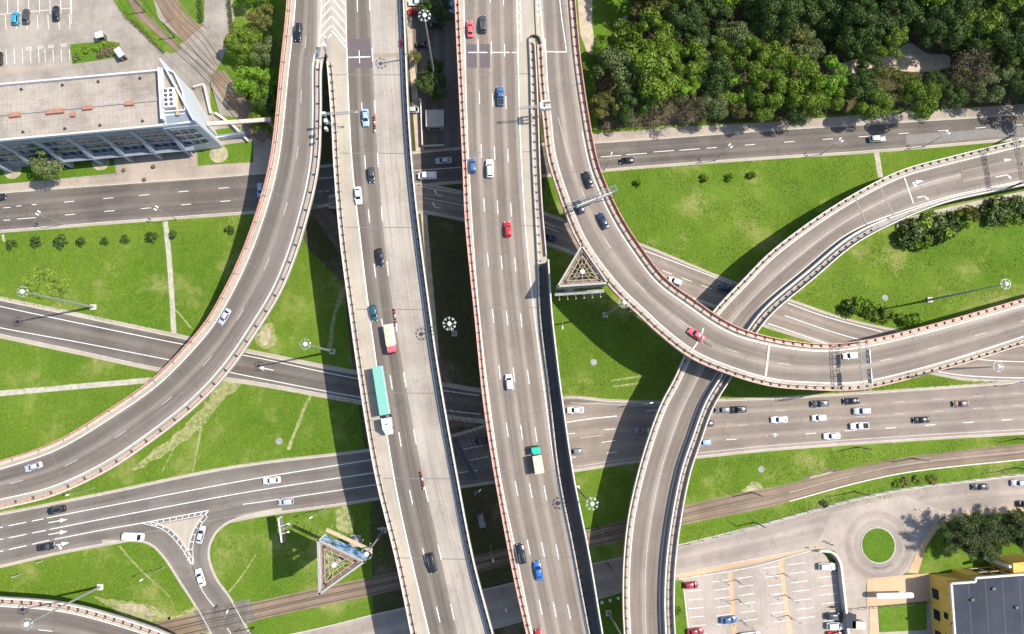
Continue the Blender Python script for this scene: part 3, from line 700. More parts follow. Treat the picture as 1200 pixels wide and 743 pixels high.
m1.surface(C([(438, 63, ZM), (438.5, 68, ZM)]), C([(468, 62, ZM), (468, 67, ZM)]), M['stain'], .022, 'expansion_joint')
m1.surface(C([(463.4, 194, ZM), (467, 205, ZM), (468, 240, ZM)]), C([(465.5, 193, ZM), (469, 205, ZM), (469.5, 240, ZM)]), M['stain'], .02, 'oil_stain')
# transverse joints on every deck
def joints(dk, d0, d1, sp, mat='joint', y0=None):
    a, b = dk.lat(d0), dk.latb(d1); L = arclen(dk.mid); n = int(L[-1]/sp)
    for i in range(1, n):
        j = int(np.searchsorted(L, i*sp)); MB().strip(np.array([a[j]+[0, 0, .0165], a[j+1]*.12+a[j]*.88+[0, 0, .0165]]), np.array([b[j]+[0, 0, .0165], b[j+1]*.12+b[j]*.88+[0, 0, .0165]])).build('expansion_joint', M['joint'], dk.root)
a_ = m1.clip(m1.lat(.18), 72); m1.wall(a_, .34, .95, M['cream'], 'parapet')
m1.rail(m1.clip(m1.lat(1.25), 72), .75, 2.25, 'walk', 'steel_d')
m1.wall(m1.latb(.15), .22, 2.5, M['barrier_dark'], 'noise_barrier', 0, M['cream'])
m1.rail(m1.latb(1.05), .9, 2.4, 'walk', 'steel_d')
m1.piers([.06, .2, .36, .52, .64, .8, .94]); 

# ---- right main viaduct
M2A = [(531, -90), (532.7, 0), (541.7, 190), (545, 262), (556, 373), (566, 472), (579, 557), (600, 669), (616.6, 743), (634, 815)]
M2B = [(624, -90), (625, 0), (627, 44), (630, 102), (631.5, 143), (633, 185), (636, 244), (641, 303), (645.5, 370), (650.5, 415), (657.5, 470), (670.5, 557), (688, 645), (704, 740), (718, 815)]
m2 = Deck('viaduct', 'four lane grey asphalt viaduct with a tall noise wall shading its right edge', 'viaduct',
          [(x, y, ZM) for x, y in M2A], [(x, y, ZM) for x, y in M2B], M['shoulder'])
rr = C([(604, -90, ZM), (605.5, 0, ZM), (611, 188, ZM), (619, 303, ZM), (626.5, 372, ZM), (638, 460, ZM), (651.5, 556, ZM), (668, 640, ZM), (688, 743, ZM), (703, 815, ZM)])
rr = resamp(rr, m2.n); ll = resamp(C([(541, -90, ZM), (543.5, 0, ZM), (549, 188, ZM), (562, 373, ZM), (586, 557, ZM), (603, 640, ZM), (624, 743, ZM), (641, 815, ZM)]), m2.n)
m2.surface(ll, rr, M['asph_deck'], .012, 'carriageway', 4)
m2.line(ll, .24); m2.line(rr, .24)
for k, ph in ((1, 4.2), (2, 4.9), (3, 5.6)): m2.line(ll*(1-k/4)+rr*k/4, .18, (3.6, 14.55), ph)
for k in (0, 1):
    q0 = ll*(1-k*.25-.03)+rr*(k*.25+.03); q1 = ll*(1-k*.25-.22)+rr*(k*.25+.22)
    m2.surface(m2.clip(q0, 49, 83), m2.clip(q1, 49, 83), M['patch'], .018, 'resurfaced_patch')
m2.line(C([(547, 61.5, ZM), (606, 61.5, ZM)]), .28, (5.2, 5.9), .3, False, .026); m2.line(C([(577, 61.5, ZM), (606, 61.5, ZM)]), .2, (1, 1.6), .3, False, .024)
m2.line(C([(609.5, 0, ZM), (611, 49, ZM)]), .2)
for k in range(6):
    m2.line(C([(605.5+k*.2, -16+k*11, ZM), (609.5+k*.3, -20+k*11, ZM)]), .2)
m2.wall(m2.lat(.14), .2, .95, M['walk_pink'], 'outer_rail'); m2.surface(m2.lat(.3), m2.lat(1.0), M['walk_pink'], .03, 'service_walkway')
m2.rail(m2.lat(1.15), .8, 2.25, 'walk', 'steel_d')
rc = C([(620, 47, ZM), (621.5, 80, ZM), (624, 185, ZM), (630, 303, ZM), (633.2, 375, ZM), (643, 455, ZM), (654.8, 557, ZM), (671, 640, ZM), (690.5, 743, ZM), (706, 815, ZM)])
m2.wall(rc, .34, .85, M['cream'], 'guard_wall')
m2.rail(off(rc, .05, 0), 1.0, 2.25, 'cream', 'steel_d', 'guard_rail')
hi = m2.clip(m2.latb(.12), 300); lo_ = m2.clip(m2.latb(.2), 46, 300)
m2.wall(lo_, .3, 1.0, M['walk'], 'parapet')
q_ = m2.clip(rc, 303); m2.surface(off(q_, -.3), m2.clip(m2.latb(.3), 303), M['asph_left'], .02, 'service_walkway')  # noise wall's shade deepened by a darker walkway colour
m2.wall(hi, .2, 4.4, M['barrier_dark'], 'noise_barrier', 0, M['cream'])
m2.piers([.06, .2, .34, .5, .62, .8, .94])

# ---- left curved ramp
LA = [(340, -90, ZM), (337, 0, ZM), (329.4, 77, ZM), (316.6, 190, 15.6), (297.5, 260, 13.7), (277.5, 311, 11.7), (258.4, 349, 10.1), (243, 375, 9.0), (220, 403, 7.6), (179, 444, 5.5), (128, 480, 3.8), (64, 518, 2.3), (0, 540, 1.5), (-80, 562, .8), (-160, 580, .4)]
LB = [(383.6, -90, ZM), (382.6, 0, ZM), (381, 60, ZM), (377.5, 77, ZM), (377, 130, 16.4), (375, 185, 15.7), (370, 218, 15.1), (362, 251, 14.2), (348, 298, 12.5), (330, 342, 10.9), (305, 384, 9.3), (268.5, 436.5, 7.0), (230, 477, 5.3), (164, 528, 3.3), (125, 553, 2.5), (64, 581, 1.8), (0, 597, 1.2), (-80, 618, .7), (-160, 636, .4)]
ra = Deck('curved_ramp', 'wide grey ramp with salmon red edges sweeping from upper middle to lower left', 'ramp', LA, LB, M['shoulder'], 1.2)
ra.surface(ra.lat(2.1), ra.latb(2.4), M['asph_L'], .012, 'carriageway', 2)
ra.line(ra.lat(2.1), .24); ra.line(ra.clip(ra.latb(2.5), 66), .24); ra.line(ra.frac(.52), .16, (3.5, 15), 2, True)
ra.surface(ra.frac(.19), ra.frac(.51), M['asph_Ld'], .016, 'dark_wheel_lane', 1)
ra.wall(ra.lat(.13), .24, .9, M['red_rail'], 'outer_rail'); 
ra.surface(ra.lat(.4), ra.lat(1.0), M['walk'], .03, 'service_walkway')
ra.rail(ra.lat(1.15), .75, 7, 'walk', 'steel')
c_ = ra.clip(ra.latb(.16), 70); ra.wall(c_, .3, .85, M['cream'], 'parapet')
c1_, c2_ = ra.clip(ra.latb(.45), 70), ra.clip(ra.latb(.95), 70)
ra.surface(c1_, c2_, M['red_rail'], .04, 'service_walkway')
ra.rail(ra.clip(ra.latb(1.5), 70), .8, 4.6, 'steel', 'steel_d')
ra.piers([.2, .33, .45, .56], 1.2)
# hatched nose between ramp and left viaduct: lies on both decks
def chev(dk, apx, xl, xr, y, dyl, dz=.034):
    dk.mk.ribbon(C([(apx, y, ZM+dz), (xl, y+dyl, ZM+dz)]), .32)
for k in range(8):
    y = -34+k*10.6
    m1.mk.ribbon(C([(389, y, ZM+.03), (405.5, y+20, ZM+.03)], 0), .34) if y+20 < 60 else None
    m1.mk.ribbon(C([(388, y, ZM+.034), (382.4, y+6.5, ZM+.034)], 0), .34) if y+12 < 60 else None
    ra.mk.ribbon(C([(382.2, y+6.7, ZM+.034), (375.5, y+14, ZM+.034)], 0), .34) if y+14 < 60 else None
m1.mk.ribbon(C([(389, 36, ZM+.03), (397, 45, ZM+.03), (407, 58, ZM+.03)]), .34)
ra.mk.ribbon(C([(378, -90, ZM+.03), (377, 0, ZM+.03), (374, 51, ZM+.03), (371.5, 80, ZM+.03)]), .24)

# ---- right curved ramp (passes over the other one)
AA = [(625.6, -90, ZM), (626.6, 0, ZM), (628.6, 43, ZM), (631.8, 102, ZM), (636, 143, ZM), (641, 185, ZM), (655, 231, ZM), (677, 285, ZM+.3), (715, 338, ZM+.6), (752, 374, ZM+.7), (769, 390, ZM+.6), (807, 419, ZM+.2), (848, 437, 16), (900, 452.5, 15), (951, 457, 14), (997, 457.5, 13), (1023, 454, 12.4), (1105, 433, 10.7), (1200, 403, 9), (1280, 376, 7.6), (1360, 352, 6)]
AB = [(668, -90, ZM), (674, 0, ZM), (682, 84, ZM), (700, 188, ZM), (710, 216, ZM), (728, 254, ZM), (751, 290, ZM+.3), (779, 326, ZM+.6), (817, 354, ZM+.7), (843, 372, ZM+.5), (868, 385, ZM), (900, 394.5, 15.5), (938, 401, 14.6), (972, 403, 13.7), (1015, 398, 12.6), (1079, 383, 11), (1120, 372, 10.2), (1200, 349, 8.6), (1280, 326, 7.2), (1360, 302, 5.8)]
rb = Deck('curved_ramp', 'beige grey ramp curving from the top over the lower ramp to the right edge', 'ramp', AA, AB, M['shoulder'])
rb.surface(rb.lat(2.3), rb.latb(2.4), M['asph_deck'], .012, 'carriageway', 2)
rb.line(rb.clip(rb.lat(2.4), 40), .22); rb.line(rb.clip(rb.latb(2.4), 150), .22)
rb.line(C([(652, -90, ZM), (656, 0, ZM), (664, 61, ZM)]), .22); rb.line(C([(637, 60.5, ZM), (664, 61, ZM)]), .26)
rb.line(C([(630, -90, ZM), (633, 0, ZM), (638, 60, ZM)]), .2); rb.line(C([(626.8, -90, ZM), (629, 0, ZM), (630, 28, ZM)]), .2)
for k in range(5): rb.line(C([(629, -10+k*8, ZM), (633, -16+k*8, ZM)]), .2)
rb.line(C([(654, 137, ZM), (661, 165, ZM), (670, 195, ZM)]), .16, None, 0, True)
rb.line(rb.clip(rb.frac(.5), 200), .16, (3.4, 14.5), 3, True)
rb.line(C([(705, 292, ZM), (711, 306, ZM), (719, 318, ZM)]), .22); rb.line(C([(784, 378, ZM+.5), (794, 387, ZM+.5), (805, 394, ZM+.4)]), .22)
rb.line(C([(917, 431, 14.5), (929, 437, 14.3), (942, 440, 14.1)]), .22)
rb.surface(C([(826, 371, 16.9), (820, 395, 17.0), (808, 412, 17)]), C([(828, 372, 16.9), (822, 396, 17.0), (810, 413, 17)]), M['walk'], .024, 'expansion_joint')
rb.surface(C([(822, 397, 16.9), (836, 404, 16.6)]), C([(827, 403, 16.9), (834, 407, 16.6)]), M['asph_m1'], .024, 'oil_stain')
rb.surface(C([(900.5, 403, 15.5), (896, 440, 15.2)]), C([(903, 403, 15.4), (898.5, 441, 15.1)]), M['walk'], .024, 'expansion_joint')
rb.wall(rb.clip(rb.lat(.16), 46), .3, .9, M['walk_pink'], 'parapet', 0)
rb.rail(rb.clip(rb.lat(1.35), 46), .85, 2.25, 'walk', 'steel_d', 'guard_rail')
rb.wall(rb.latb(.13), .24, .95, M['red_rail'], 'outer_rail')
rb.surface(rb.latb(.4), rb.latb(1.2), M['walk_pink'], .03, 'service_walkway')
rb.rail(rb.latb(1.4), .85, 2.25, 'walk', 'steel_d')
tip = C([(620, 47, ZM), (621, 44.5, ZM), (624.5, 43, ZM), (628.5, 43.5, ZM), (631.5, 46, ZM), (633.5, 52, ZM)], 0, .4)
rb.wall(tip, .3, .95, M['steel_d'], 'crash_cushion')
rb.piers([.3, .42, .69, .8, .9])
# the deck bulge behind the narrow nose between the right viaduct and this ramp
# ---- lower ramp under the right curved ramp
BA = [(1340, 128, 6.6), (1200, 163, 6.9), (1117, 183, 7.2), (1053.5, 200.5, 7.5), (1002, 226, 8), (951, 258, 8.6), (900, 297, 9.2), (868.5, 329, 9.5), (838, 361, 9.8), (815, 392, 10), (802, 416, 10), (789, 444, 10), (774, 472, 10), (758.6, 513, 10), (746.5, 554, 10), (735.5, 604, 10), (730, 655, 10), (729, 706, 9.8), (730.5, 743, 9.6), (735, 815, 9.2)]
BB = [(1340, 190, 6.6), (1200, 218, 6.9), (1156, 227, 7), (1104.6, 239, 7.3), (1053.5, 259, 7.6), (1002, 286, 8), (951, 328, 8.6), (900, 372, 9.2), (876, 405, 9.6), (856, 442, 10), (835, 477, 10), (820, 518, 10), (808, 554, 10), (797, 609, 10), (790.5, 663, 10), (789, 706, 9.8), (790.5, 743, 9.6), (796, 815, 9.2)]
rc_ = Deck('curved_ramp', 'narrow pale grey ramp passing under the other ramp, with a double barrier on its right', 'ramp', BA, BB, M['shoulder'], 1.4)
xw = rc_.b[:, 0]; kf = np.clip((xw-W(985, 300, 8)[0])/(W(1105, 239, 7.3)[0]-W(985, 300, 8)[0]), 0, 1); kf = kf*kf*(3-2*kf)
rd_ = 2.7-1.75*kf
rl = rc_.latb(rd_)
rc_.surface(rc_.lat(1.9), rc_.latb(rd_+.25), M['asph_deck'], .012, 'carriageway', 2)
rc_.line(rc_.lat(1.9), .22); rc_.line(rc_.latb(rd_+.9-.3*kf), .2); rc_.line(rc_.frac(.45), .15, None, 0, True)
rc_.wall(rc_.lat(.15), .28, .95, M['cream'], 'parapet'); rc_.rail(rc_.lat(1.15), .8, 2.25, 'walk', 'steel_d')
inner = rl.copy(); k = np.clip((np.arange(rc_.n)/rc_.n-.12)/.25, 0, 1)
yy = W(900, 250, 8)[1]
far = rl[rl[:, 0] > W(1040, 262, 8)[0]]; near = rl[rl[:, 0] <= W(1040, 262, 8)[0]]
rc_.wall(near, .25, 2.0, M['conc'], 'inner_barrier', 0, M['cream']); rc_.wall(far, .25, .9, M['cream'], 'inner_barrier')
rc_.surface(rc_.latb(.4), rc_.latb(rd_-.15), M['conc_d'], .03, 'service_walkway')
ck = rc_.latb(1.5); rc_.rail(ck[ck[:, 0] < W(1030, 266, 8)[0]], 1.0, 2.25, 'walk', 'steel_d', 'guard_rail')
rc_.wall(rc_.latb(.15), .28, 1.3, M['cream'], 'parapet')
for (x, y, kd) in [(1071.5, 214, 'sr'), (1080, 230.5, 'r'), (1175, 188.5, 'sr'), (1177, 205.5, 'r')]:
    p, t = rc_.at(x, y); arrow(x, y, 1, -.2, 5.5, p[2]+.022, kd, rc_.mk, .24)
for q_ in ([(1002, 233, 8), (1008, 248, 8), (1016, 266, 8)], [(1028, 213, 7.7), (1037, 233, 7.7), (1048, 256, 7.7)]): rc_.surface(C(q_), off(C(q_), .45), M['steel_d'], .018, 'expansion_joint')  # two narrow dark strips laid across the deck
rc_.line(C([(1060, 208.5, 7.5), (1070.5, 238.5, 7.5)]), .3)
rc_.surface(C([(1126, 200, 7.2), (1230, 178, 6.9)]), C([(1128, 214, 7.2), (1232, 194, 6.9)]), M['asph_deck'], .0155, 'resurfaced_patch')
rc_.piers([.1, .22, .34, .62, .78, .92], 1.4)

# ---- ramp in the lower left corner
EA = [(-160, 693, 9), (-60, 696, 9), (0, 699, 9), (77, 706, 9), (153, 726, 9), (202, 744, 9), (300, 800, 9), (360, 850, 9)]
EB = [(-160, 768, 9), (-60, 768, 9), (0, 771, 9), (77, 778, 9), (140, 794, 9), (180, 812, 9), (260, 862, 9), (300, 900, 9)]
rd = Deck('curved_ramp', 'dark asphalt ramp with a red outer rail cut off by the lower left corner', 'ramp', EA, EB, M['shoulder'], 1.4)
rd.surface(rd.lat(2.3), rd.latb(2.3), M['asph_m1'], .012, 'carriageway', 2); rd.line(rd.lat(2.3), .22); rd.line(rd.latb(2.3), .22); rd.line(rd.frac(.5), .16, (3.5, 14))
rd.wall(rd.lat(.16), .34, .95, M['cream'], 'parapet'); rd.surface(rd.lat(.4), rd.lat(1.0), M['red_rail'], .03, 'service_walkway')
rd.rail(rd.lat(1.4), .85, 2.3, 'walk', 'steel_d'); rd.wall(rd.latb(.16), .3, .95, M['red_rail'], 'outer_rail'); rd.piers([.25, .6], 1.4)
for d_, sp_ in ((m1, 21), (m2, 21), (ra, 19), (rb, 23), (rc_, 23)): joints(d_, 1.6, 1.8, sp_)
for d in (m1, m2, ra, rb, rc_, rd): d.finish()
M['signblue'] = plain('blue_sign', (.03, .12, .4), .5, var=0); M['signwhite'] = plain('sign_back', (.56, .57, .56), .5, .2, var=.08)
# ================================================================== VEHICLES
PAINT = {k: plain('car_paint_'+k, c, .28, 0.0, 0, coat=.6) for k, c in dict(
    black=(.012, .013, .016), darkgrey=(.05, .052, .058), grey=(.17, .175, .185), silver=(.42, .44, .46), white=(.78, .78, .77),
    red=(.5, .018, .02), darkred=(.28, .02, .03), blue=(.02, .12, .42), skyblue=(.30, .42, .55), darkblue=(.02, .035, .08), navy=(.06, .12, .25),
    teal=(.02, .08, .09), cyan=(.02, .28, .42), brown=(.16, .11, .09), coral=(.62, .10, .12), mint=(.17, .40, .32), green=(.02, .42, .28),
    beige=(.62, .47, .33), pinkbox=(.62, .44, .34)).items()}
def loft(mb, secs, closed=True):
    n = len(secs[0]); vs = [p for s_ in secs for p in s_]; fs = []
    for i in range(len(secs)-1):
        for k in range(n): fs.append((i*n+k, (i+1)*n+k, (i+1)*n+(k+1) % n, i*n+(k+1) % n))
    fs += [tuple(range(n))[::-1] if False else tuple(range(n)), tuple(range((len(secs)-1)*n, len(secs)*n))[::-1]]
    return mb.add(vs, fs)
# kind: length, width, body stations (x, half width, z low, z shoulder, z top), cabin (rear foot, rear roof, front roof, front foot), roof z
SPEC = {
 'sedan': dict(L=4.6, W=1.8, cab=(-1.75, -1.15, .35, 1.15), rz=1.42, rw=.60, belt=.92, body=[(-2.3, .62, .35, .62, .80), (-2.2, .80, .28, .78, .92), (-1.8, .88, .25, .86, .98), (-.8, .9, .22, .88, .96), (.6, .9, .22, .86, .94), (1.2, .89, .22, .84, .93), (1.9, .86, .25, .74, .82), (2.2, .76, .3, .62, .72), (2.32, .55, .35, .55, .62)]),
 'hatch': dict(L=4.0, W=1.74, cab=(-1.95, -1.6, .4, 1.1), rz=1.48, rw=.64, belt=.94, body=[(-2.0, .66, .35, .7, .9), (-1.9, .80, .28, .84, .98), (-1.2, .87, .22, .88, .98), (.5, .87, .22, .86, .96), (1.1, .86, .22, .84, .94), (1.6, .82, .25, .74, .84), (1.92, .7, .3, .62, .7), (2.0, .5, .35, .55, .6)]),
 'suv': dict(L=4.8, W=1.92, cab=(-2.3, -2.0, .35, 1.05), rz=1.75, rw=.70, belt=1.08, body=[(-2.4, .80, .45, .9, 1.1), (-2.3, .90, .38, 1.0, 1.12), (-1.4, .95, .35, 1.04, 1.14), (.5, .96, .35, 1.02, 1.12), (1.15, .95, .35, 1.0, 1.1), (2.0, .92, .38, .92, 1.02), (2.3, .82, .42, .8, .92), (2.4, .62, .48, .7, .8)]),
 'van': dict(L=5.3, W=2.0, cab=(-2.58, -2.5, 1.35, 2.0), rz=2.1, rw=.82, belt=1.15, body=[(-2.65, .9, .4, 1.1, 1.2), (-2.6, .97, .35, 1.15, 1.22), (0, 1.0, .32, 1.15, 1.22), (1.7, .99, .32, 1.12, 1.2), (2.2, .94, .35, 1.0, 1.12), (2.55, .85, .4, .85, .98), (2.68, .65, .45, .7, .8)]),
 'pickup': dict(L=5.2, W=1.9, cab=(-.75, -.5, .6, 1.25), rz=1.72, rw=.70, belt=1.05, body=[(-2.6, .86, .45, .9, 1.05), (-2.5, .93, .4, .98, 1.06), (-1, .95, .36, 1.0, 1.08), (.7, .95, .36, 1.0, 1.08), (1.3, .94, .36, .98, 1.07), (2.1, .9, .4, .9, 1.0), (2.5, .8, .45, .78, .9), (2.6, .6, .5, .7, .78)])}
_wheel = {}
def wheel(parent, x, y, r=.33, w_=.22):
    k = (r, w_)
    if k not in _wheel:
        m = MB(); m.bar((0, -w_/2, 0), (0, w_/2, 0), r, 16); o = m.build('wheel', M['rubber'], None)
        q = MB(); q.bar((0, -w_/2-.012, 0), (0, w_/2+.012, 0), r*.6, 10); ri = q.build('rim', M['rim'], None); ri.parent = o; _wheel[k] = (o, ri.data); first = o
    else:
        src, rim = _wheel[k]; first = src.copy(); COL.objects.link(first); ri = bpy.data.objects.new('rim', rim); COL.objects.link(ri); ri.parent = first
    first.parent = parent; first.location = (x, y, r)
def car_proto(kind, col):
    s = SPEC[kind]; root = thing('parked_car' if False else 'car', '', 'car', (0, 0, 0), 0, None, True)
    m = MB(); secs = []
    for x, hw, z0, zs, zt in s['body']:
        secs.append([(x, -hw*.92, z0), (x, -hw, (z0+zs)/2), (x, -hw*.98, zs), (x, -hw*.82, zt-.01), (x, 0, zt+.03), (x, hw*.82, zt-.01), (x, hw*.98, zs), (x, hw, (z0+zs)/2), (x, hw*.92, z0)])
    loft(m, secs)
    x0, x1, x2, x3 = s['cab']; W2 = s['W']/2; b = s['belt']; rz = s['rz']; rw = s['rw']; bw = W2*.86
    base = [(x0, bw*.92), ((x0*2+x3)/3, bw), ((x0+2*x3)/3, bw), (x3, bw*.88)]
    # cabin with crowned roof: stations along x
    cs = [(x0, bw*.90, .0, b-.1, b), (x1, rw*.97, 0, rz-.06, rz-.02), ((x1+x2)/2, rw*1.02, 0, rz-.03, rz+.03), (x2, rw*.98, 0, rz-.07, rz-.03), (x3, bw*.84, 0, b-.12, b-.02)]
    se = []
    for x, hw, _, zs, zt in cs:
        fb = bw if x0 < x < x3 else hw
        se.append([(x, -fb, b-.12), (x, -hw*1.0, zs), (x, -hw*.8, zt), (x, 0, zt+.02), (x, hw*.8, zt), (x, hw, zs), (x, fb, b-.12)])
    loft(m, se)
    for y in (-1, 1): m.box((x3-.25, y*(W2+.06), b+.02), (.16, .2, .14))
    bd = m.build('body', PAINT[col], root, None, True)
    e = bd.modifiers.new('bevel', 'BEVEL'); e.width = .03; e.segments = 1
    g = 'glass'
    def pane(nm, q, par=root):
        q = [Vector(p) for p in q]; n = (q[1]-q[0]).cross(q[2]-q[0]).normalized()
        if n.z < 0: q = q[::-1]; n = -n
        o_ = [p+n*.022 for p in q]; i_ = [p-n*.02 for p in q]; k = len(q)
        MB().add([tuple(p) for p in i_+o_], [tuple(range(k, 2*k)), tuple(range(k))[::-1]]+[(i, (i+1) % k, k+(i+1) % k, k+i) for i in range(k)]).build(nm, M[g], par)
    pane('windscreen', [(x3-.03, -bw*.80, b+.01), (x3-.03, bw*.80, b+.01), (x2+.06, rw*.9, rz-.07), (x2+.06, -rw*.9, rz-.07)])
    if kind != 'van': pane('rear_window', [(x0+.05, bw*.80, b+.05), (x0+.05, -bw*.80, b+.05), (x1-.05, -rw*.84, rz-.07), (x1-.05, rw*.84, rz-.07)])
    xr = x1+.1 if kind != 'van' else x2-.7
    for y in (-1, 1):
        pane('side_window', [(xr-.35 if kind == 'sedan' else xr, y*(bw+.0), b-.03), (x3-.45, y*(bw+.0), b-.03), (x2-.02, y*(rw+.02), rz-.12), (xr+.15, y*(rw+.02), rz-.12)])
        xf = s['body'][-2][0]; zf = s['body'][-2][3]
        MB().box((xf+.02, y*.58, zf-.02), (.2, .32, .12), y*-.25).build('headlight', M['lampglass'], root)
        xb = s['body'][0][0]; zb = s['body'][1][3]; MB().box((xb+.06, y*.62, zb-.05), (.1, .26, .14)).build('tail_light', M['tail'], root)
    if kind == 'pickup': MB().box((-1.65, 0, 1.08), (1.6, 1.5, .06)).build('load_bed', M['rubber'], root)
    if kind == 'suv':
        for y in (-1, 1): MB().box((-.7, y*rw*.86, rz+.04), (2.1, .05, .05)).build('roof_rack', M['steel'], root)
    r = .36 if kind in ('suv', 'pickup', 'van') else .32; ax = s['L']*.29
    for x in (-ax-.05, ax+.05):
        for y in (-1, 1): wheel(root, x, y*(W2-.13), r)
    return root
_protos = {}
def place(root, x, y, surf, dr):
    if isinstance(surf, Deck):
        p, t = surf.at(x, y); q = W(x+dr[0]*4, y+dr[1]*4, p[2]); d = q-p
        if d[:2]@t[:2] < 0: t = -t
        root.location = (p[0], p[1], p[2]+.02); root.rotation_euler = (0, -math.asin(float(np.clip(t[2], -.3, .3))), yaw(t))
    else:
        p = W(x, y, surf); root.location = (p[0], p[1], surf); root.rotation_euler = (0, 0, pxdir(x, y, dr[0], dr[1]))
def car(x, y, surf, dr, kind, col, label, group=None, sc=1.0, cat=None):
    k = (kind, col)
    if k not in _protos: _protos[k] = r = car_proto(kind, col)
    else: r = copy_tree(_protos[k])
    for kk in ('group',):
        if kk in r: del r[kk]
    tag(r, label, cat or {'sedan': 'car', 'hatch': 'car', 'suv': 'car', 'van': 'van', 'pickup': 'pickup truck'}[kind], group)
    if kind in ('van', 'pickup'): r.name = {'van': 'van', 'pickup': 'pickup_truck'}[kind]
    place(r, x, y, surf, dr); r.scale = (sc, sc, sc); return r
G0, GR = .02, .05
UPm, DN = (0, -1), (.15, 1)
gM1, gM2 = 'vehicles on the viaduct with the concrete strip', 'vehicles on the four lane viaduct'
gA, gE = 'cars on the right curved ramp', 'cars on the avenue right of the lower ramp'
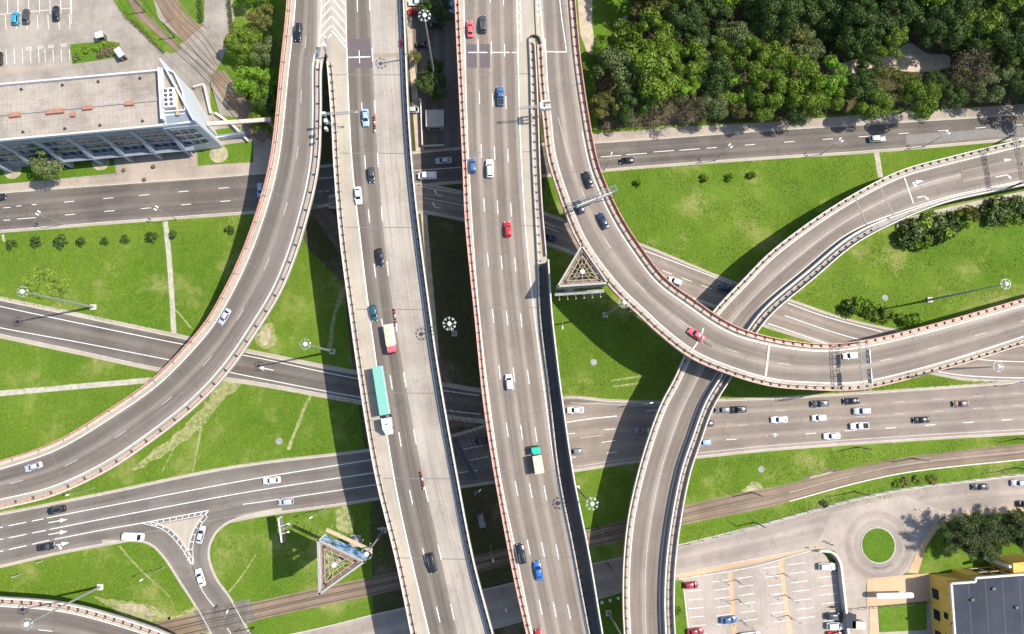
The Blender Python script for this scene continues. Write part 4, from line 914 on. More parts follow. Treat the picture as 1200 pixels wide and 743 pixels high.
CARS = [
 (429, 139, m1, DN, 'sedan', 'skyblue', 'pale blue saloon on the left viaduct beside the topmost red and white barrier', gM1),
 (436, 206, m1, DN, 'hatch', 'darkgrey', 'dark grey hatchback on the left viaduct just behind a white saloon', gM1),
 (420.5, 230, m1, DN, 'sedan', 'white', 'white saloon in the left lane of the left viaduct, the only white car there', gM1),
 (445.5, 302, m1, DN, 'sedan', 'black', 'black saloon alone midway between the white saloon and the dark teal hatchback', gM1),
 (438.5, 367, m1, DN, 'hatch', 'teal', 'dark teal hatchback just behind the red cab tipper lorry', gM1),
 (506, 659, m1, DN, 'suv', 'black', 'black off-road car near the bottom of the left viaduct', gM1),
 (551, 35.5, m2, UPm, 'sedan', 'coral', 'bright red saloon beside a dark car at the top of the four lane viaduct', gM2),
 (566, 30, m2, UPm, 'suv', 'darkgrey', 'dark grey off-road car beside a bright red saloon at the top', gM2),
 (586.5, 114, m2, UPm, 'pickup', 'navy', 'dark blue pickup alone below the dark patches of the four lane viaduct', gM2),
 (554, 195, m2, UPm, 'hatch', 'navy', 'blue hatchback level with a white off-road car on the four lane viaduct', gM2),
 (574, 198.5, m2, UPm, 'suv', 'white', 'white off-road car level with a blue hatchback on the four lane viaduct', gM2),
 (595, 269.5, m2, UPm, 'hatch', 'red', 'red hatchback alone in the middle of the four lane viaduct', gM2),
 (596.7, 448, m2, UPm, 'hatch', 'white', 'white hatchback alone on the four lane viaduct above the green cab lorry', gM2),
 (610.5, 648, m2, UPm, 'suv', 'black', 'black off-road car just left of a bright blue saloon', gM2),
 (630.5, 668, m2, UPm, 'sedan', 'blue', 'bright blue saloon next to a black car low on the four lane viaduct', gM2),
 (632.5, 748, m2, UPm, 'sedan', 'red', 'red saloon cut off by the bottom edge on the four lane viaduct', gM2),
 (350.5, 39.5, ra, (0, 1), 'suv', 'black', 'black off-road car at the very top of the left curved ramp', 'cars on the left curved ramp'),
 (264.5, 371, ra, (-.4, 1), 'sedan', 'silver', 'silver white saloon halfway down the left curved ramp', 'cars on the left curved ramp'),
 (41.5, 546.5, ra, (-1, .25), 'sedan', 'silver', 'pale silver saloon at the foot of the left curved ramp', 'cars on the left curved ramp'),
 (688.5, 211.5, rb, (-.3, -1), 'sedan', 'black', 'black saloon just above the sign gantry on the right curved ramp', gA),
 (678.5, 243, rb, (-.3, -1), 'hatch', 'darkblue', 'dark hatchback half under the sign gantry on the right curved ramp', gA),
 (706, 259.5, rb, (-.4, -1), 'sedan', 'darkblue', 'dark blue saloon just below the sign gantry on the right curved ramp', gA),
 (815, 392, rb, (-1, -.6), 'sedan', 'coral', 'bright red saloon where the two curved ramps cross', gA),
 (994.5, 417, rb, (-1, 0), 'hatch', 'white', 'white hatchback between the lattice gantry and its shadow', gA),
 (-1, 232, G0, (1, -.1), 'sedan', 'black', 'black saloon cut off by the left edge on the upper left road', None),
 (306, 223, G0, (0, 1), 'hatch', 'skyblue', 'pale blue hatchback half hidden under the edge of the left curved ramp', None),
 (520, 189, G0, (-1, .06), 'sedan', 'silver', 'silver saloon on the road between the two long viaducts', None),
 (501, 207, G0, (-1, .02), 'van', 'white', 'white panel van on the shaded road between the two long viaducts', None),
 (734, 189, G0, (-1, .08), 'hatch', 'black', 'black hatchback on the upper right road beside the right curved ramp', None),
 (1026.5, 163.5, G0, (1, -.08), 'suv', 'silver', 'silver white car on the upper right road below the overhanging tree', None),
 (643.5, 279, G0, (-1, -.3), 'hatch', 'darkblue', 'dark hatchback in shade between right viaduct and curved ramp', None),
 (790.5, 330, G0, (-1, -.35), 'hatch', 'white', 'white hatchback on the slip road between the two curved ramps', None),
 (850.5, 338, G0, (-1, -.3), 'sedan', 'darkblue', 'dark blue saloon on the slip road in the lower ramp shadow', None),
 (68, 597, GR, (-1, .2), 'suv', 'black', 'black car on the upper side of the lower left avenue', None),
 (55.5, 640, GR, (1, -.15), 'sedan', 'black', 'black saloon on the lower side of the lower left avenue', None),
 (158.5, 628, GR, (1, 0.05), 'van', 'white', 'long white van turning off the lower left avenue', None),
 (236.5, 626, GR, (.25, -1), 'sedan', 'silver', 'silver white saloon beside the hatched triangular island', None),
 (236, 676, GR, (-.3, -1), 'sedan', 'white', 'white saloon at the tip of the hatched triangular island', None),
 (319.5, 562.5, GR, (-1, .1), 'sedan', 'white', 'white saloon on the lower left avenue, upper one of two', None),
 (336, 587.5, GR, (-1, .1), 'hatch', 'silver', 'silver white hatchback on the lower left avenue, lower one of two', None),
 (566.5, 516, GR, (-1, .1), 'sedan', 'black', 'black saloon in deep shade at the edge of the right viaduct', None),
 (564, 609, .02, (.2, 1), 'hatch', 'grey', 'grey hatchback parked in shade below the right viaduct', None),
 (674, 480.5, GR, (-1, .02), 'sedan', 'white', 'white saloon beside the noise wall at the avenue mouth', gE),
 (752.5, 504, GR, (-1, .05), 'sedan', 'grey', 'grey saloon in the shadow left of the lower ramp', gE),
 (673.5, 528.7, GR, (-1, .05), 'hatch', 'grey', 'grey hatchback low on the avenue beside the noise wall', gE),
 (846, 480.3, GR, (-1, .02), 'hatch', 'grey', 'small grey hatchback right behind the lower ramp and before a black off-road car', gE),
 (863.5, 480, GR, (-1, .02), 'suv', 'black', 'black off-road car behind a small grey hatchback by the lower ramp', gE),
 (827, 496.5, GR, (-1, .05), 'hatch', 'darkgrey', 'dark hatchback half hidden under the right edge of the lower ramp', gE),
 (824, 518, GR, (-1, .05), 'hatch', 'skyblue', 'pale blue hatchback emerging from under the lower ramp', gE),
 (959.5, 473, GR, (-1, .04), 'suv', 'darkgrey', 'dark off-road car at the front of the topmost lane pair', gE),
 (996.5, 470, GR, (-1, .04), 'sedan', 'black', 'black saloon at the back of the topmost lane pair', gE),
 (1008.5, 481.5, GR, (-1, .04), 'suv', 'silver', 'silver off-road car just below the black saloon of the top lane', gE),
 (912, 491.5, GR, (-1, .04), 'sedan', 'white', 'white saloon leading the group of cars on the avenue', gE),
 (958.5, 489.5, GR, (-1, .04), 'hatch', 'white', 'white hatchback following the leading white saloon', gE),
 (1005.5, 499, GR, (-1, .04), 'pickup', 'white', 'white pickup with dark load bed in the third lane of the avenue', gE),
 (973.5, 510.8, GR, (-1, .04), 'sedan', 'white', 'white saloon in the lowest occupied lane of the avenue', gE),
 (1078, 492, GR, (-1, .04), 'sedan', 'black', 'black saloon right of the group of cars, before a brown one', gE),
 (1124.5, 473, GR, (-1, .04), 'sedan', 'brown', 'brown saloon, last car on the avenue towards the right edge', gE),
 (1147, 570, GR, (-1, .02), 'sedan', 'darkgrey', 'dark grey saloon on the access road above the big pine', None),
 (1192.5, 565.5, GR, (-1, .02), 'sedan', 'silver', 'silver saloon on the access road at the right edge', None),
 (1200, 590, GR, (1, 0), 'sedan', 'black', 'black saloon cut by the right edge beside the pine lawn', None),
 (809, 685, .03, (1, -.08), 'hatch', 'darkred', 'dark red hatchback in the first bay of the lower car park', 'cars in the lower car park'),
 (853, 725.5, .03, (1, -.12), 'sedan', 'navy', 'blue saloon alone in the middle rows of the lower car park', 'cars in the lower car park'),
 (814, 739.5, .03, (1, -.08), 'sedan', 'darkred', 'dark red saloon cut by the bottom edge in the lower car park', 'cars in the lower car park'),
 (878, 744, .03, (1, -.1), 'van', 'white', 'white van cut by the bottom edge in the lower car park', 'cars in the lower car park'),
 (968, 663, .03, (1, -.02), 'suv', 'white', 'white off-road car alone in the top bay by the car park wall', 'cars in the lower car park'),
 (977, 721, .03, (1, -.02), 'suv', 'darkgrey', 'dark off-road car above a white one at the car park exit', 'cars in the lower car park'),
 (977.5, 732.5, .03, (1, 0), 'suv', 'white', 'white off-road car between a dark car and a red car', 'cars in the lower car park'),
 (978, 743, .03, (1, 0), 'sedan', 'red', 'red saloon below a white off-road car at the bottom edge', 'cars in the lower car park'),
 (19.7, 22.5, .03, (0, -1), 'hatch', 'cyan', 'bright blue hatchback in the upper left car park', 'cars in the upper left car park'),
 (32, 20.5, .03, (.02, -1), 'sedan', 'darkgrey', 'dark grey saloon right next to the bright blue hatchback', 'cars in the upper left car park'),
 (67, 17, .03, (0, -1), 'sedan', 'black', 'black saloon standing alone in the upper left car park', 'cars in the upper left car park'),
 (1, 69.5, .03, (0, -1), 'hatch', 'black', 'black hatchback at the left edge of the upper left car park', 'cars in the upper left car park'),
 (488, 4.5, .02, (-1, .05), 'sedan', 'white', 'white saloon above a red saloon beside the left viaduct top', 'cars parked between the two long viaducts'),
 (487.5, 14.5, .02, (-1, .05), 'sedan', 'red', 'red saloon below a white saloon beside the left viaduct top', 'cars parked between the two long viaducts'),
 (511, 31, .02, (1, .02), 'sedan', 'black', 'black saloon between the two dark trees in the shaded yard', 'cars parked between the two long viaducts'),
 (496, 53.5, .02, (1, 0), 'hatch', 'black', 'black hatchback beside the sandy strip under the tall mast', 'cars parked between the two long viaducts'),
 (529, 9, .02, (0, 1), 'sedan', 'skyblue', 'pale blue saloon at the top beside the right viaduct edge', 'cars parked between the two long viaducts'),
 (485.5, 130, .02, (1, .02), 'hatch', 'silver', 'silver hatchback beside the white gate post of the shaded yard', 'cars parked between the two long viaducts'),
]
for c in CARS: car(*c)
# tipper lorry with red cab, semi-trailer, green cab lorry ------------------------------------
def truck_base(root, L, axles, W_=2.4):
    MB().box((0, 0, .75), (L, 1.0, .25)).build('chassis', M['steel_d'], root)
    for x in axles:
        for y in (-1, 1): wheel(root, x, y*(W_/2-.2), .5, .32)
def cab(root, x, col, L=1.9, H=2.4, bull=False):
    m = MB(); z0 = .7; hw = 1.15
    if bull:
        secs = [[(x-L/2, -hw, z0), (x-L/2, -hw, 3.5), (x-L/2, hw, 3.5), (x-L/2, hw, z0)], [(x+L*.15, -hw, z0), (x+L*.15, -hw*.97, 3.6), (x+L*.15, hw*.97, 3.6), (x+L*.15, hw, z0)], [(x+L*.32, -hw*.96, z0), (x+L*.32, -hw*.85, 2.7), (x+L*.32, hw*.85, 2.7), (x+L*.32, hw*.96, z0)], [(x+L*.5, -hw*.85, z0), (x+L*.5, -hw*.7, 1.9), (x+L*.5, hw*.7, 1.9), (x+L*.5, hw*.85, z0)]]
    else:
        secs = [[(x-L/2, -hw, z0), (x-L/2, -hw, H), (x-L/2, hw, H), (x-L/2, hw, z0)], [(x+L*.25, -hw, z0), (x+L*.25, -hw*.95, H+.08), (x+L*.25, hw*.95, H+.08), (x+L*.25, hw, z0)], [(x+L*.45, -hw*.97, z0), (x+L*.42, -hw*.85, H-.35), (x+L*.42, hw*.85, H-.35), (x+L*.45, hw*.97, z0)], [(x+L*.5, -hw*.9, z0), (x+L*.5, -hw*.88, 1.5), (x+L*.5, hw*.88, 1.5), (x+L*.5, hw*.9, z0)]]
    loft(m, secs); o = m.build('cab', PAINT[col], root, None, False, .1)
    xx = x+L*.47 if not bull else x+L*.25
    MB().box((xx, 0, (1.85 if not bull else 2.95)), (.1, 1.9, .62), 0, 1, -.35 if not bull else -.5).build('windscreen', M['glass'], root)
    for y in (-1, 1):
        MB().box((x+L*.1, y*(hw+.01), 1.9 if not bull else 2.3), (.8, .04, .55)).build('side_window', M['glass'], root)
        MB().box((x+L*.45, y*(hw+.2), 1.8), (.1, .28, .5)).build('mirror', M['steel_d'], root)
        MB().box((x+L*.5, y*.8, 1.0), (.08, .35, .2)).build('headlight', M['lampglass'], root)
t = thing('tipper_lorry', 'tipper lorry with red cab and beige covered load ahead of a dark teal car', 'lorry', (0, 0, 0), 0, gM1, True)
truck_base(t, 7.4, (-2.6, -1.4, 2.6)); cab(t, 2.9, 'coral', 1.7, 2.5)
MB().box((-.9, 0, 1.75), (5.2, 2.4, 1.6)).build('tipper_body', M['conc'], t)
q = MB(); 
for i in range(9):
    x_ = -3.3+i*.6; q.add([(x_, -1.05, 2.56), (x_+.6, -1.05, 2.56), (x_+.6, 0, 2.72+.12*math.sin(i*2.1)), (x_, 0, 2.72+.12*math.sin((i-1)*2.1))], [(0, 1, 2, 3)]); q.add([(x_, 0, 2.72+.12*math.sin((i-1)*2.1)), (x_+.6, 0, 2.72+.12*math.sin(i*2.1)), (x_+.6, 1.05, 2.56), (x_, 1.05, 2.56)], [(0, 1, 2, 3)])
q.build('load_cover', PAINT['beige'], t); place(t, 458.5, 397, m1, DN)
t = thing('articulated_lorry', 'long articulated lorry with mint green box trailer and white sleeper cab', 'lorry', (0, 0, 0), 0, gM1, True)
MB().box((-2.0, 0, 2.55), (12.0, 2.5, 2.7)).build('trailer', PAINT['mint'], t, None, False, .05)
MB().box((0, 0, .95), (15, 1.0, .25)).build('chassis', M['steel_d'], t)
for i in range(5): MB().box((-6.8+i*2.4, 0, 3.92), (.07, 2.46, .04)).build('roof_rib', PAINT['mint'], t)
cab(t, 6.9, 'white', 4.1, 2.9, True); MB().box((6.3, .1, 3.66), (.28, .9, .12)).build('roof_hatch', M['glass'], t)
MB().box((4.45, .5, 2.2), (.25, .5, 1.6)).build('air_tank', M['steel'], t)
for x in (-6.4, -5.1, -3.8, 4.2, 7.8):
    for y in (-1, 1): wheel(t, x, y*1.02, .5, .34)
place(t, 450.5, 467, m1, DN)
t = thing('box_lorry', 'box lorry with green cab and pale pinkish flat roofed box', 'lorry', (0, 0, 0), 0, gM2, True)
truck_base(t, 6.6, (-1.9, 2.3)); cab(t, 2.5, 'green', 1.8, 2.2)
MB().box((-1.05, 0, 2.1), (4.4, 2.3, 2.3)).build('cargo_box', PAINT['pinkbox'], t, None, False, .03)
MB().box((1.75, 0, 2.45), (.5, 1.7, .4)).build('wind_deflector', PAINT['green'], t); place(t, 629, 538, m2, UPm)
# motorcycle in the car park
t = thing('motorcycle', 'dark motorcycle parked above the dark off-road car at the wall', 'motorcycle', (0, 0, 0), 0, None, True)
for x in (-.7, .7):
    m = MB(); m.bar((x, -.06, .32), (x, .06, .32), .32, 14); m.build('wheel', M['rubber'], t)
m = MB(); loft(m, [[(-.9, -.08, .7), (-.9, -.08, .85), (-.9, .08, .85), (-.9, .08, .7)], [(-.1, -.17, .45), (-.1, -.18, .82), (-.1, .18, .82), (-.1, .17, .45)], [(.35, -.18, .45), (.3, -.2, 1.0), (.3, .2, 1.0), (.35, .18, .45)], [(.7, -.08, .6), (.62, -.1, .95), (.62, .1, .95), (.7, .08, .6)]]); m.build('body', PAINT['black'], t)
m = MB(); m.bar((.5, -.38, 1.05), (.5, .38, 1.05), .03, 6); m.build('handlebar', M['steel'], t); MB().box((-.4, 0, .88), (.7, .28, .1)).build('seat', M['rubber'], t)
place(t, 975.5, 710.5, .03, (1, -.2))

# ================================================================== BARRIERS ON THE WORK SITE
for x, y, lb in [(439.3, 146, 'red and white plastic barrier beside the pale blue saloon'), (463.5, 372, 'long red and white barrier run beside the tipper lorry'), (495.3, 563, 'red and white plastic barrier midway down, ahead of the long lorry'), (469.3, 51, 'short red barrier near the oil stained concrete at the top')]:
    p, tt = m1.at(x, y); r = thing('work_barrier', lb, 'barrier', p, yaw(tt), 'red and white barriers', True); L_ = 4.6 if y != 51 else 2.0; n = 6 if y != 51 else 3
    for i in range(n):
        MB().box((-L_/2+(i+.5)*L_/n, 0, .45), (L_/n-.04, .32, .8), 0, .6).build('barrier_block', PAINT['darkred' if i % 3 != 2 else 'white'] if y != 51 else PAINT['red'], r)

# ================================================================== HIGH MASTS, LAMPS
def mast(bx, by, H, label, arms=8, z0=0.0, fl=1.15, tilt=0.0):
    p = W(bx, by, z0); r = thing('floodlight_mast', label, 'light mast', p, tilt, 'tall floodlight masts', True)
    m = MB(); m.lathe((0, 0, 0), [(.55, 0), (.55, .35), (.36, .4), (.13, H-.3)], 14); m.build('pole', M['steel'], r)
    m = MB(); m.lathe((0, 0, H-.6), [(.35, 0), (.52, .2), (.5, .5), (.3, .75), (.05, .85)], 16); m.build('head', M['white'], r)
    m = MB()
    for k in range(32):
        a, b = 2*math.pi*k/32, 2*math.pi*(k+1)/32; m.bar(((fl+.1)*math.cos(a), (fl+.1)*math.sin(a), H-.45), ((fl+.1)*math.cos(b), (fl+.1)*math.sin(b), H-.45), .045, 4)
    for k in range(4): a = k*math.pi/2; m.bar((0, 0, H-.4), ((fl+.1)*math.cos(a), (fl+.1)*math.sin(a), H-.45), .04, 4)
    m.build('ring', M['steel'], r)
    for k in range(arms):
        a = 2*math.pi*(k+.3)/arms; f = MB(); f.box((0, 0, 0), (.45 if fl < 1.25 else .62, .24, .18), 0, .8, .45); o = f.build('floodlight', M['signwhite' if fl > 1.25 else 'steel'], r); o.location = (fl*math.cos(a), fl*math.sin(a), H-.4); o.rotation_euler = (0, 0, a)
    MB().box((0, 0, .25), (1.5, 1.5, .5)).build('footing', M['conc'], r); return r
mast(110, 360, 29.5, 'tall floodlight mast leaning over the grass above the left slip road', 8)
mast(390, 412, 29.5, 'tall floodlight mast on the grass left of the long viaduct, beside its shadow', 8)
mast(118, 687.5, 29.5, 'tall floodlight mast whose head hangs over the lower left corner ramp', 8)
mast(510, 97, 36, 'tall floodlight mast rising from the dark tree between the long viaducts', 8, 0, 1.3)
mast(532.5, 391, 28, 'tall floodlight mast in the shaded strip between the long viaducts', 9, 0, 1.4)
mast(1089, 351.5, 29.5, 'tall floodlight mast above the grass inside the lower ramp loop', 8)
mast(1082, 434, 29, 'tall floodlight mast beside the right curved ramp near the right edge', 5)
mast(676, 572, 27, 'tall floodlight mast beside the noise wall above the tram tracks', 8, 0, 1.3)
mast(709, 369, 27, 'tall mast head beside the right curved ramp next to the triangular billboard', 5, 0, 1.2)
mast(713, 718, 23, 'tall floodlight mast at the bottom edge between viaduct and lower ramp', 4)
mast(450, 621, 28, 'tall floodlight mast leaning over the corner of the lower triangular billboard', 6, 0, 1.2)
mast(707, 552, 27, 'distant floodlight mast', 8) if False else None
# masts that stand on viaducts (only their shadows and heads cross the deck)
def street_lamp(bx, by, label, aim=(0, 1), H=9., arm=1.6, heads=2, z0=.02, group='street lamps'):
    p = W(bx, by, z0); r = thing('street_lamp', label, 'street lamp', p, pxdir(bx, by, aim[0], aim[1]), group, True)
    m = MB(); m.lathe((0, 0, 0), [(.2, 0), (.18, .6), (.1, .7), (.07, H)], 8); m.build('pole', M['steel'], r)
    m = MB(); m.bar((0, 0, H), (arm, 0, H+.35), .05, 6); m.build('arm', M['steel'], r)
    for k in range(heads):
        y = (k-(heads-1)/2)*.85; f = MB(); f.box((arm+.3, y, H+.35), (.95, .34, .18), 0, .7); f.build('lamp_head', M['white'], r)
    if heads > 1: m = MB(); m.bar((arm, -.5, H+.35), (arm, .5, H+.35), .04, 4); m.build('crossbar', M['steel'], r)
    return r
for bx, by, ax, ay, hd, lb in [
 (75, 263, -1, -.6, 2, 'twin headed street lamp at the kerb of the upper left road, near the left edge'),
 (207, 257, -1, -.5, 2, 'twin headed street lamp where the footpath meets the upper left road'),
 (962, 181, 1, -.75, 2, 'twin headed street lamp below the silver car on the upper right road'),
 (1082, 172, 1, -.7, 2, 'twin headed street lamp between the footpath and the gantry, upper right road'),
 (838, 188, 1, -.8, 2, 'twin headed street lamp on the upper right road left of the first shrubs'),
 (708, 199, .3, -1, 1, 'street lamp between the right curved ramp and the upper right road'),
 (192, 665, -1, .6, 1, 'small lamp on the grass left of the hatched island'),
 (277, 712, .5, -1, 1, 'small lamp beside the tram crossing'),
 (381, 596, -1, .5, 1, 'small lamp on the grass above the lower triangular billboard'),
 (110, 572, -1, .3, 1, 'small lamp on the grass beneath the curved ramp, left side'),
 (747, 473, 1, -.2, 1, 'street lamp in ramp shadow at the upper kerb of the avenue'),
 (706, 420, -1, .3, 1, 'street lamp on the grass right of the noise wall') if False else (655, 380, 0, 1, 1, 'street lamp at the foot of the noise wall below the triangular billboard'),
 (557, 575, .6, -.6, 1, 'street lamp in the shaded strip, upper of three'), (575, 640, .3, 1, 1, 'street lamp in the shaded strip, middle of three'), (590, 695, .2, 1, 1, 'street lamp in the shaded strip, lowest of three'),
 (826, 519, 0, -1, 1, 'street lamp tucked beside the right barrier of the lower ramp') if False else (1197, 448, -1, -.1, 1, 'street lamp by the avenue at the right edge')]:
    street_lamp(bx, by, lb, (ax, ay), 8.5, 1.5, hd)
# catenary poles of the tram line
def wire_pole(bx, by, hx, hy, label, H=8.0):
    p = W(bx, by, 0); r = thing('catenary_pole', label, 'tram pole', p, pxdir(bx, by, hx-bx, hy-by), 'poles along the tram line', True)
    m = MB(); m.lathe((0, 0, 0), [(.18, 0), (.1, H)], 8); m.build('pole', M['steel_d'], r)
    m = MB(); m.bar((0, 0, H-.5), (3.2, 0, H-.1), .05, 5); m.bar((0, 0, H-1.4), (1.8, 0, H-.35), .03, 4); m.build('bracket', M['steel_d'], r)
for bx, by, hx, hy, lb in [(881, 577, 870, 570, 'tram pole on the dirt patch right of the lower ramp'), (884, 612, 874, 604, 'tram pole beside the fence right of the lower ramp'), (1004, 524, 985, 528, 'tram pole on the verge, upper line, left one'), (1068, 537, 1050, 534, 'tram pole at the bend of the tram track'), (1192, 514, 1170, 511, 'tram pole on the verge at the right edge'), (1001, 576, 985, 578, 'tram pole on the grass between track and access road'), (1190, 548, 1168, 550, 'tram pole below the track at the right edge'),
                           (700, 617, 705, 629, 'tram pole in shade left of the lower ramp, upper one'), (712, 660, 716, 668, 'tram pole in shade left of the lower ramp, lower one'), (298, 735, 310, 728, 'tram pole at the bottom left beside the crossing'), (470, 690, 462, 676, 'tram pole in the long viaduct shadow'), (170, 14, 160, 8, 'tram pole beside the upper left tracks'), (205, 44, 215, 40, 'tram pole on the narrow green strip, upper left')]:
    wire_pole(bx, by, hx, hy, lb)
wr = MB()
for pts in ([(-20, 772), (189, 731), (300, 709), (430, 681), (560, 653), (700, 622), (733, 613), (871, 580), (1066, 541), (1200, 524), (1340, 510)], [(-20, 785), (189, 743), (300, 722), (430, 694), (560, 665), (700, 634), (800, 610), (900, 586), (1066, 549), (1200, 534), (1340, 520)]):
    wr.sweep(C(pts, 6.2, 12), .05, .05)
tag(wr.build('tram_wire', M['steel_d']), 'pair of thin overhead tram wires running along the lower track', 'tram wire')
wr = MB()
for pts in ([(137, -30), (163, 15), (205, 55), (244, 92), (262, 118), (300, 155)], [(173, -20), (200, 22), (232, 58), (262, 100), (318, 160)]): wr.sweep(C(pts, 6.2, 12), .06, .06)
tag(wr.build('tram_wire', M['steel_d']), 'thin overhead tram wires above the upper left tracks', 'tram wire')

# ================================================================== GANTRIES AND SIGNS
def truss(mb, a, b, w_, h, bays, r=.05):
    a = np.array(a, float); b = np.array(b, float); d = (b-a); L = np.linalg.norm(d); u = d/L; n = np.array([-u[1], u[0], 0])
    c = [[a+u*L*i/bays+n*s*w_/2+[0, 0, q*h] for s in (-1, 1) for q in (0, 1)] for i in range(bays+1)]
    for k in range(4): mb.bar(c[0][k], c[-1][k], r*1.4, 4)
    for i in range(bays+1):
        for p, q in ((0, 1), (1, 3), (3, 2), (2, 0)): mb.bar(c[i][p], c[i][q], r, 4)
    for i in range(bays):
        mb.bar(c[i][0], c[i+1][1] if i % 2 else c[i+1][1], r*.8, 4); mb.bar(c[i][1], c[i+1][3], r*.8, 4); mb.bar(c[i][2], c[i+1][3], r*.8, 4)
def gantry(name, label, deck, pA, pB, H, w_, h, bays, panels, mat='gantry', zt=0, cat='sign gantry'):
    """pA, pB: photo positions of the two ends at the height of the beam"""
    z = (deck.at(*pA)[0][2] if isinstance(deck, Deck) else 0); a = W(pA[0], pA[1], z+H); b = W(pB[0], pB[1], z+H)
    a[2] = b[2] = z+H; base = (a+b)/2; base[2] = z; r = thing(name, label, cat, base)
    m = MB(); truss(m, a, b, w_, h, bays); m.build('truss_beam', M[mat], r)
    for q in (a, b):
        m = MB(); n = (b-a)[:2]/np.linalg.norm((b-a)[:2]); t = np.array([-n[1], n[0]])
        for s in (-1, 1): m.bar((q[0]+t[0]*s*w_/2, q[1]+t[1]*s*w_/2, z-1.0 if isinstance(deck, Deck) else 0), (q[0]+t[0]*s*w_/2, q[1]+t[1]*s*w_/2, z+H), .13, 6)
        m.build('post', M[mat], r)
    rz = yaw(b-a)
    for f, L_, side, hh, mt in panels:
        c = a+(b-a)*f; t = np.array([-math.sin(rz), math.cos(rz), 0]); MB().box(c+t*side*(w_/2+.15)+[0, 0, h/2], (L_, .14, hh), rz).build('sign_panel', M[mt], r)
    return r
gantry('sign_gantry', 'slanting grey sign gantry across the right curved ramp above three dark cars', rb, (665, 243), (722, 221), 6.8, 1.4, 1.1, 11, [(.35, 5.2, -1, 2.2, 'signwhite'), (.72, 4.0, -1, 2.4, 'signwhite')])
gantry('lattice_gantry', 'wide upright lattice gantry over the right curved ramp beside a white hatchback', rb, (1009.5, 401), (1014, 458), 6.6, 2.0, 1.2, 8, [(.3, 3.4, 1, 1.8, 'signwhite'), (.7, 3.6, 1, 1.8, 'signwhite')])
gantry('lattice_gantry', 'thin dark lattice gantry with cameras across the lower ramp near the right edge', rc_, (1188, 158), (1198, 214), 6.4, .9, .8, 10, [(.3, .5, 1, .6, 'signwhite'), (.62, .5, 1, .6, 'signwhite')], 'steel_d')
gantry('lattice_gantry', 'thin dark lattice gantry over the lower ramp before the turn arrows', rc_, (1050, 196), (1062, 246), 6.0, .5, .6, 10, [], 'steel_d') if False else None
def cantilever(label, x0, y0, x1, y1, deck, H, boxes, thick=.5, cat='sign gantry'):
    z = ZM; a = W(x0, y0, z+H); b = W(x1, y1, z+H); a[2] = b[2] = z+H; r = thing('cantilever_sign', label, cat, (a[0], a[1], z))
    m = MB(); m.bar((a[0], a[1], z-2), a, .2, 8, .14); m.build('post', M['steel'], r); m = MB(); truss(m, a, b, thick, .5, 8, .04); m.build('arm', M['steel'], r); rz = yaw(b-a)
    for f, L_, w2, h_, side in boxes:
        c = a+(b-a)*f; t = np.array([-math.sin(rz), math.cos(rz), 0]); MB().box(c+t*side+[0, 0, .3], (L_, w2, h_), rz).build('sign_box', M['signwhite'], r)
    return r
cantilever('camera arm reaching over the left viaduct from the narrow gap beside the ramp', 380, 134, 419, 132, m1, 7, [(.0, .9, .6, 1.4, 0), (.98, .5, .3, .3, 0), (.05, .7, .9, 1.6, -2), (.05, .6, .7, 1.6, -4)])
cantilever('boxy white sign arm in the gap between the right viaduct and the right curved ramp', 635, 125, 606, 127, m2, 7, [(-.15, 2.4, .35, 1.6, .8), (-.15, 2.4, .35, 1.6, -1.0), (.02, .8, 1.6, 1.2, 0), (.9, .4, .3, .3, 0)])
cantilever('thin bracket with camera at the nose between ramp and left viaduct', 380, 58, 383, 44, m1, 4, [(.3, .8, .5, .8, 0), (.9, .6, .4, .6, .3)], .4)
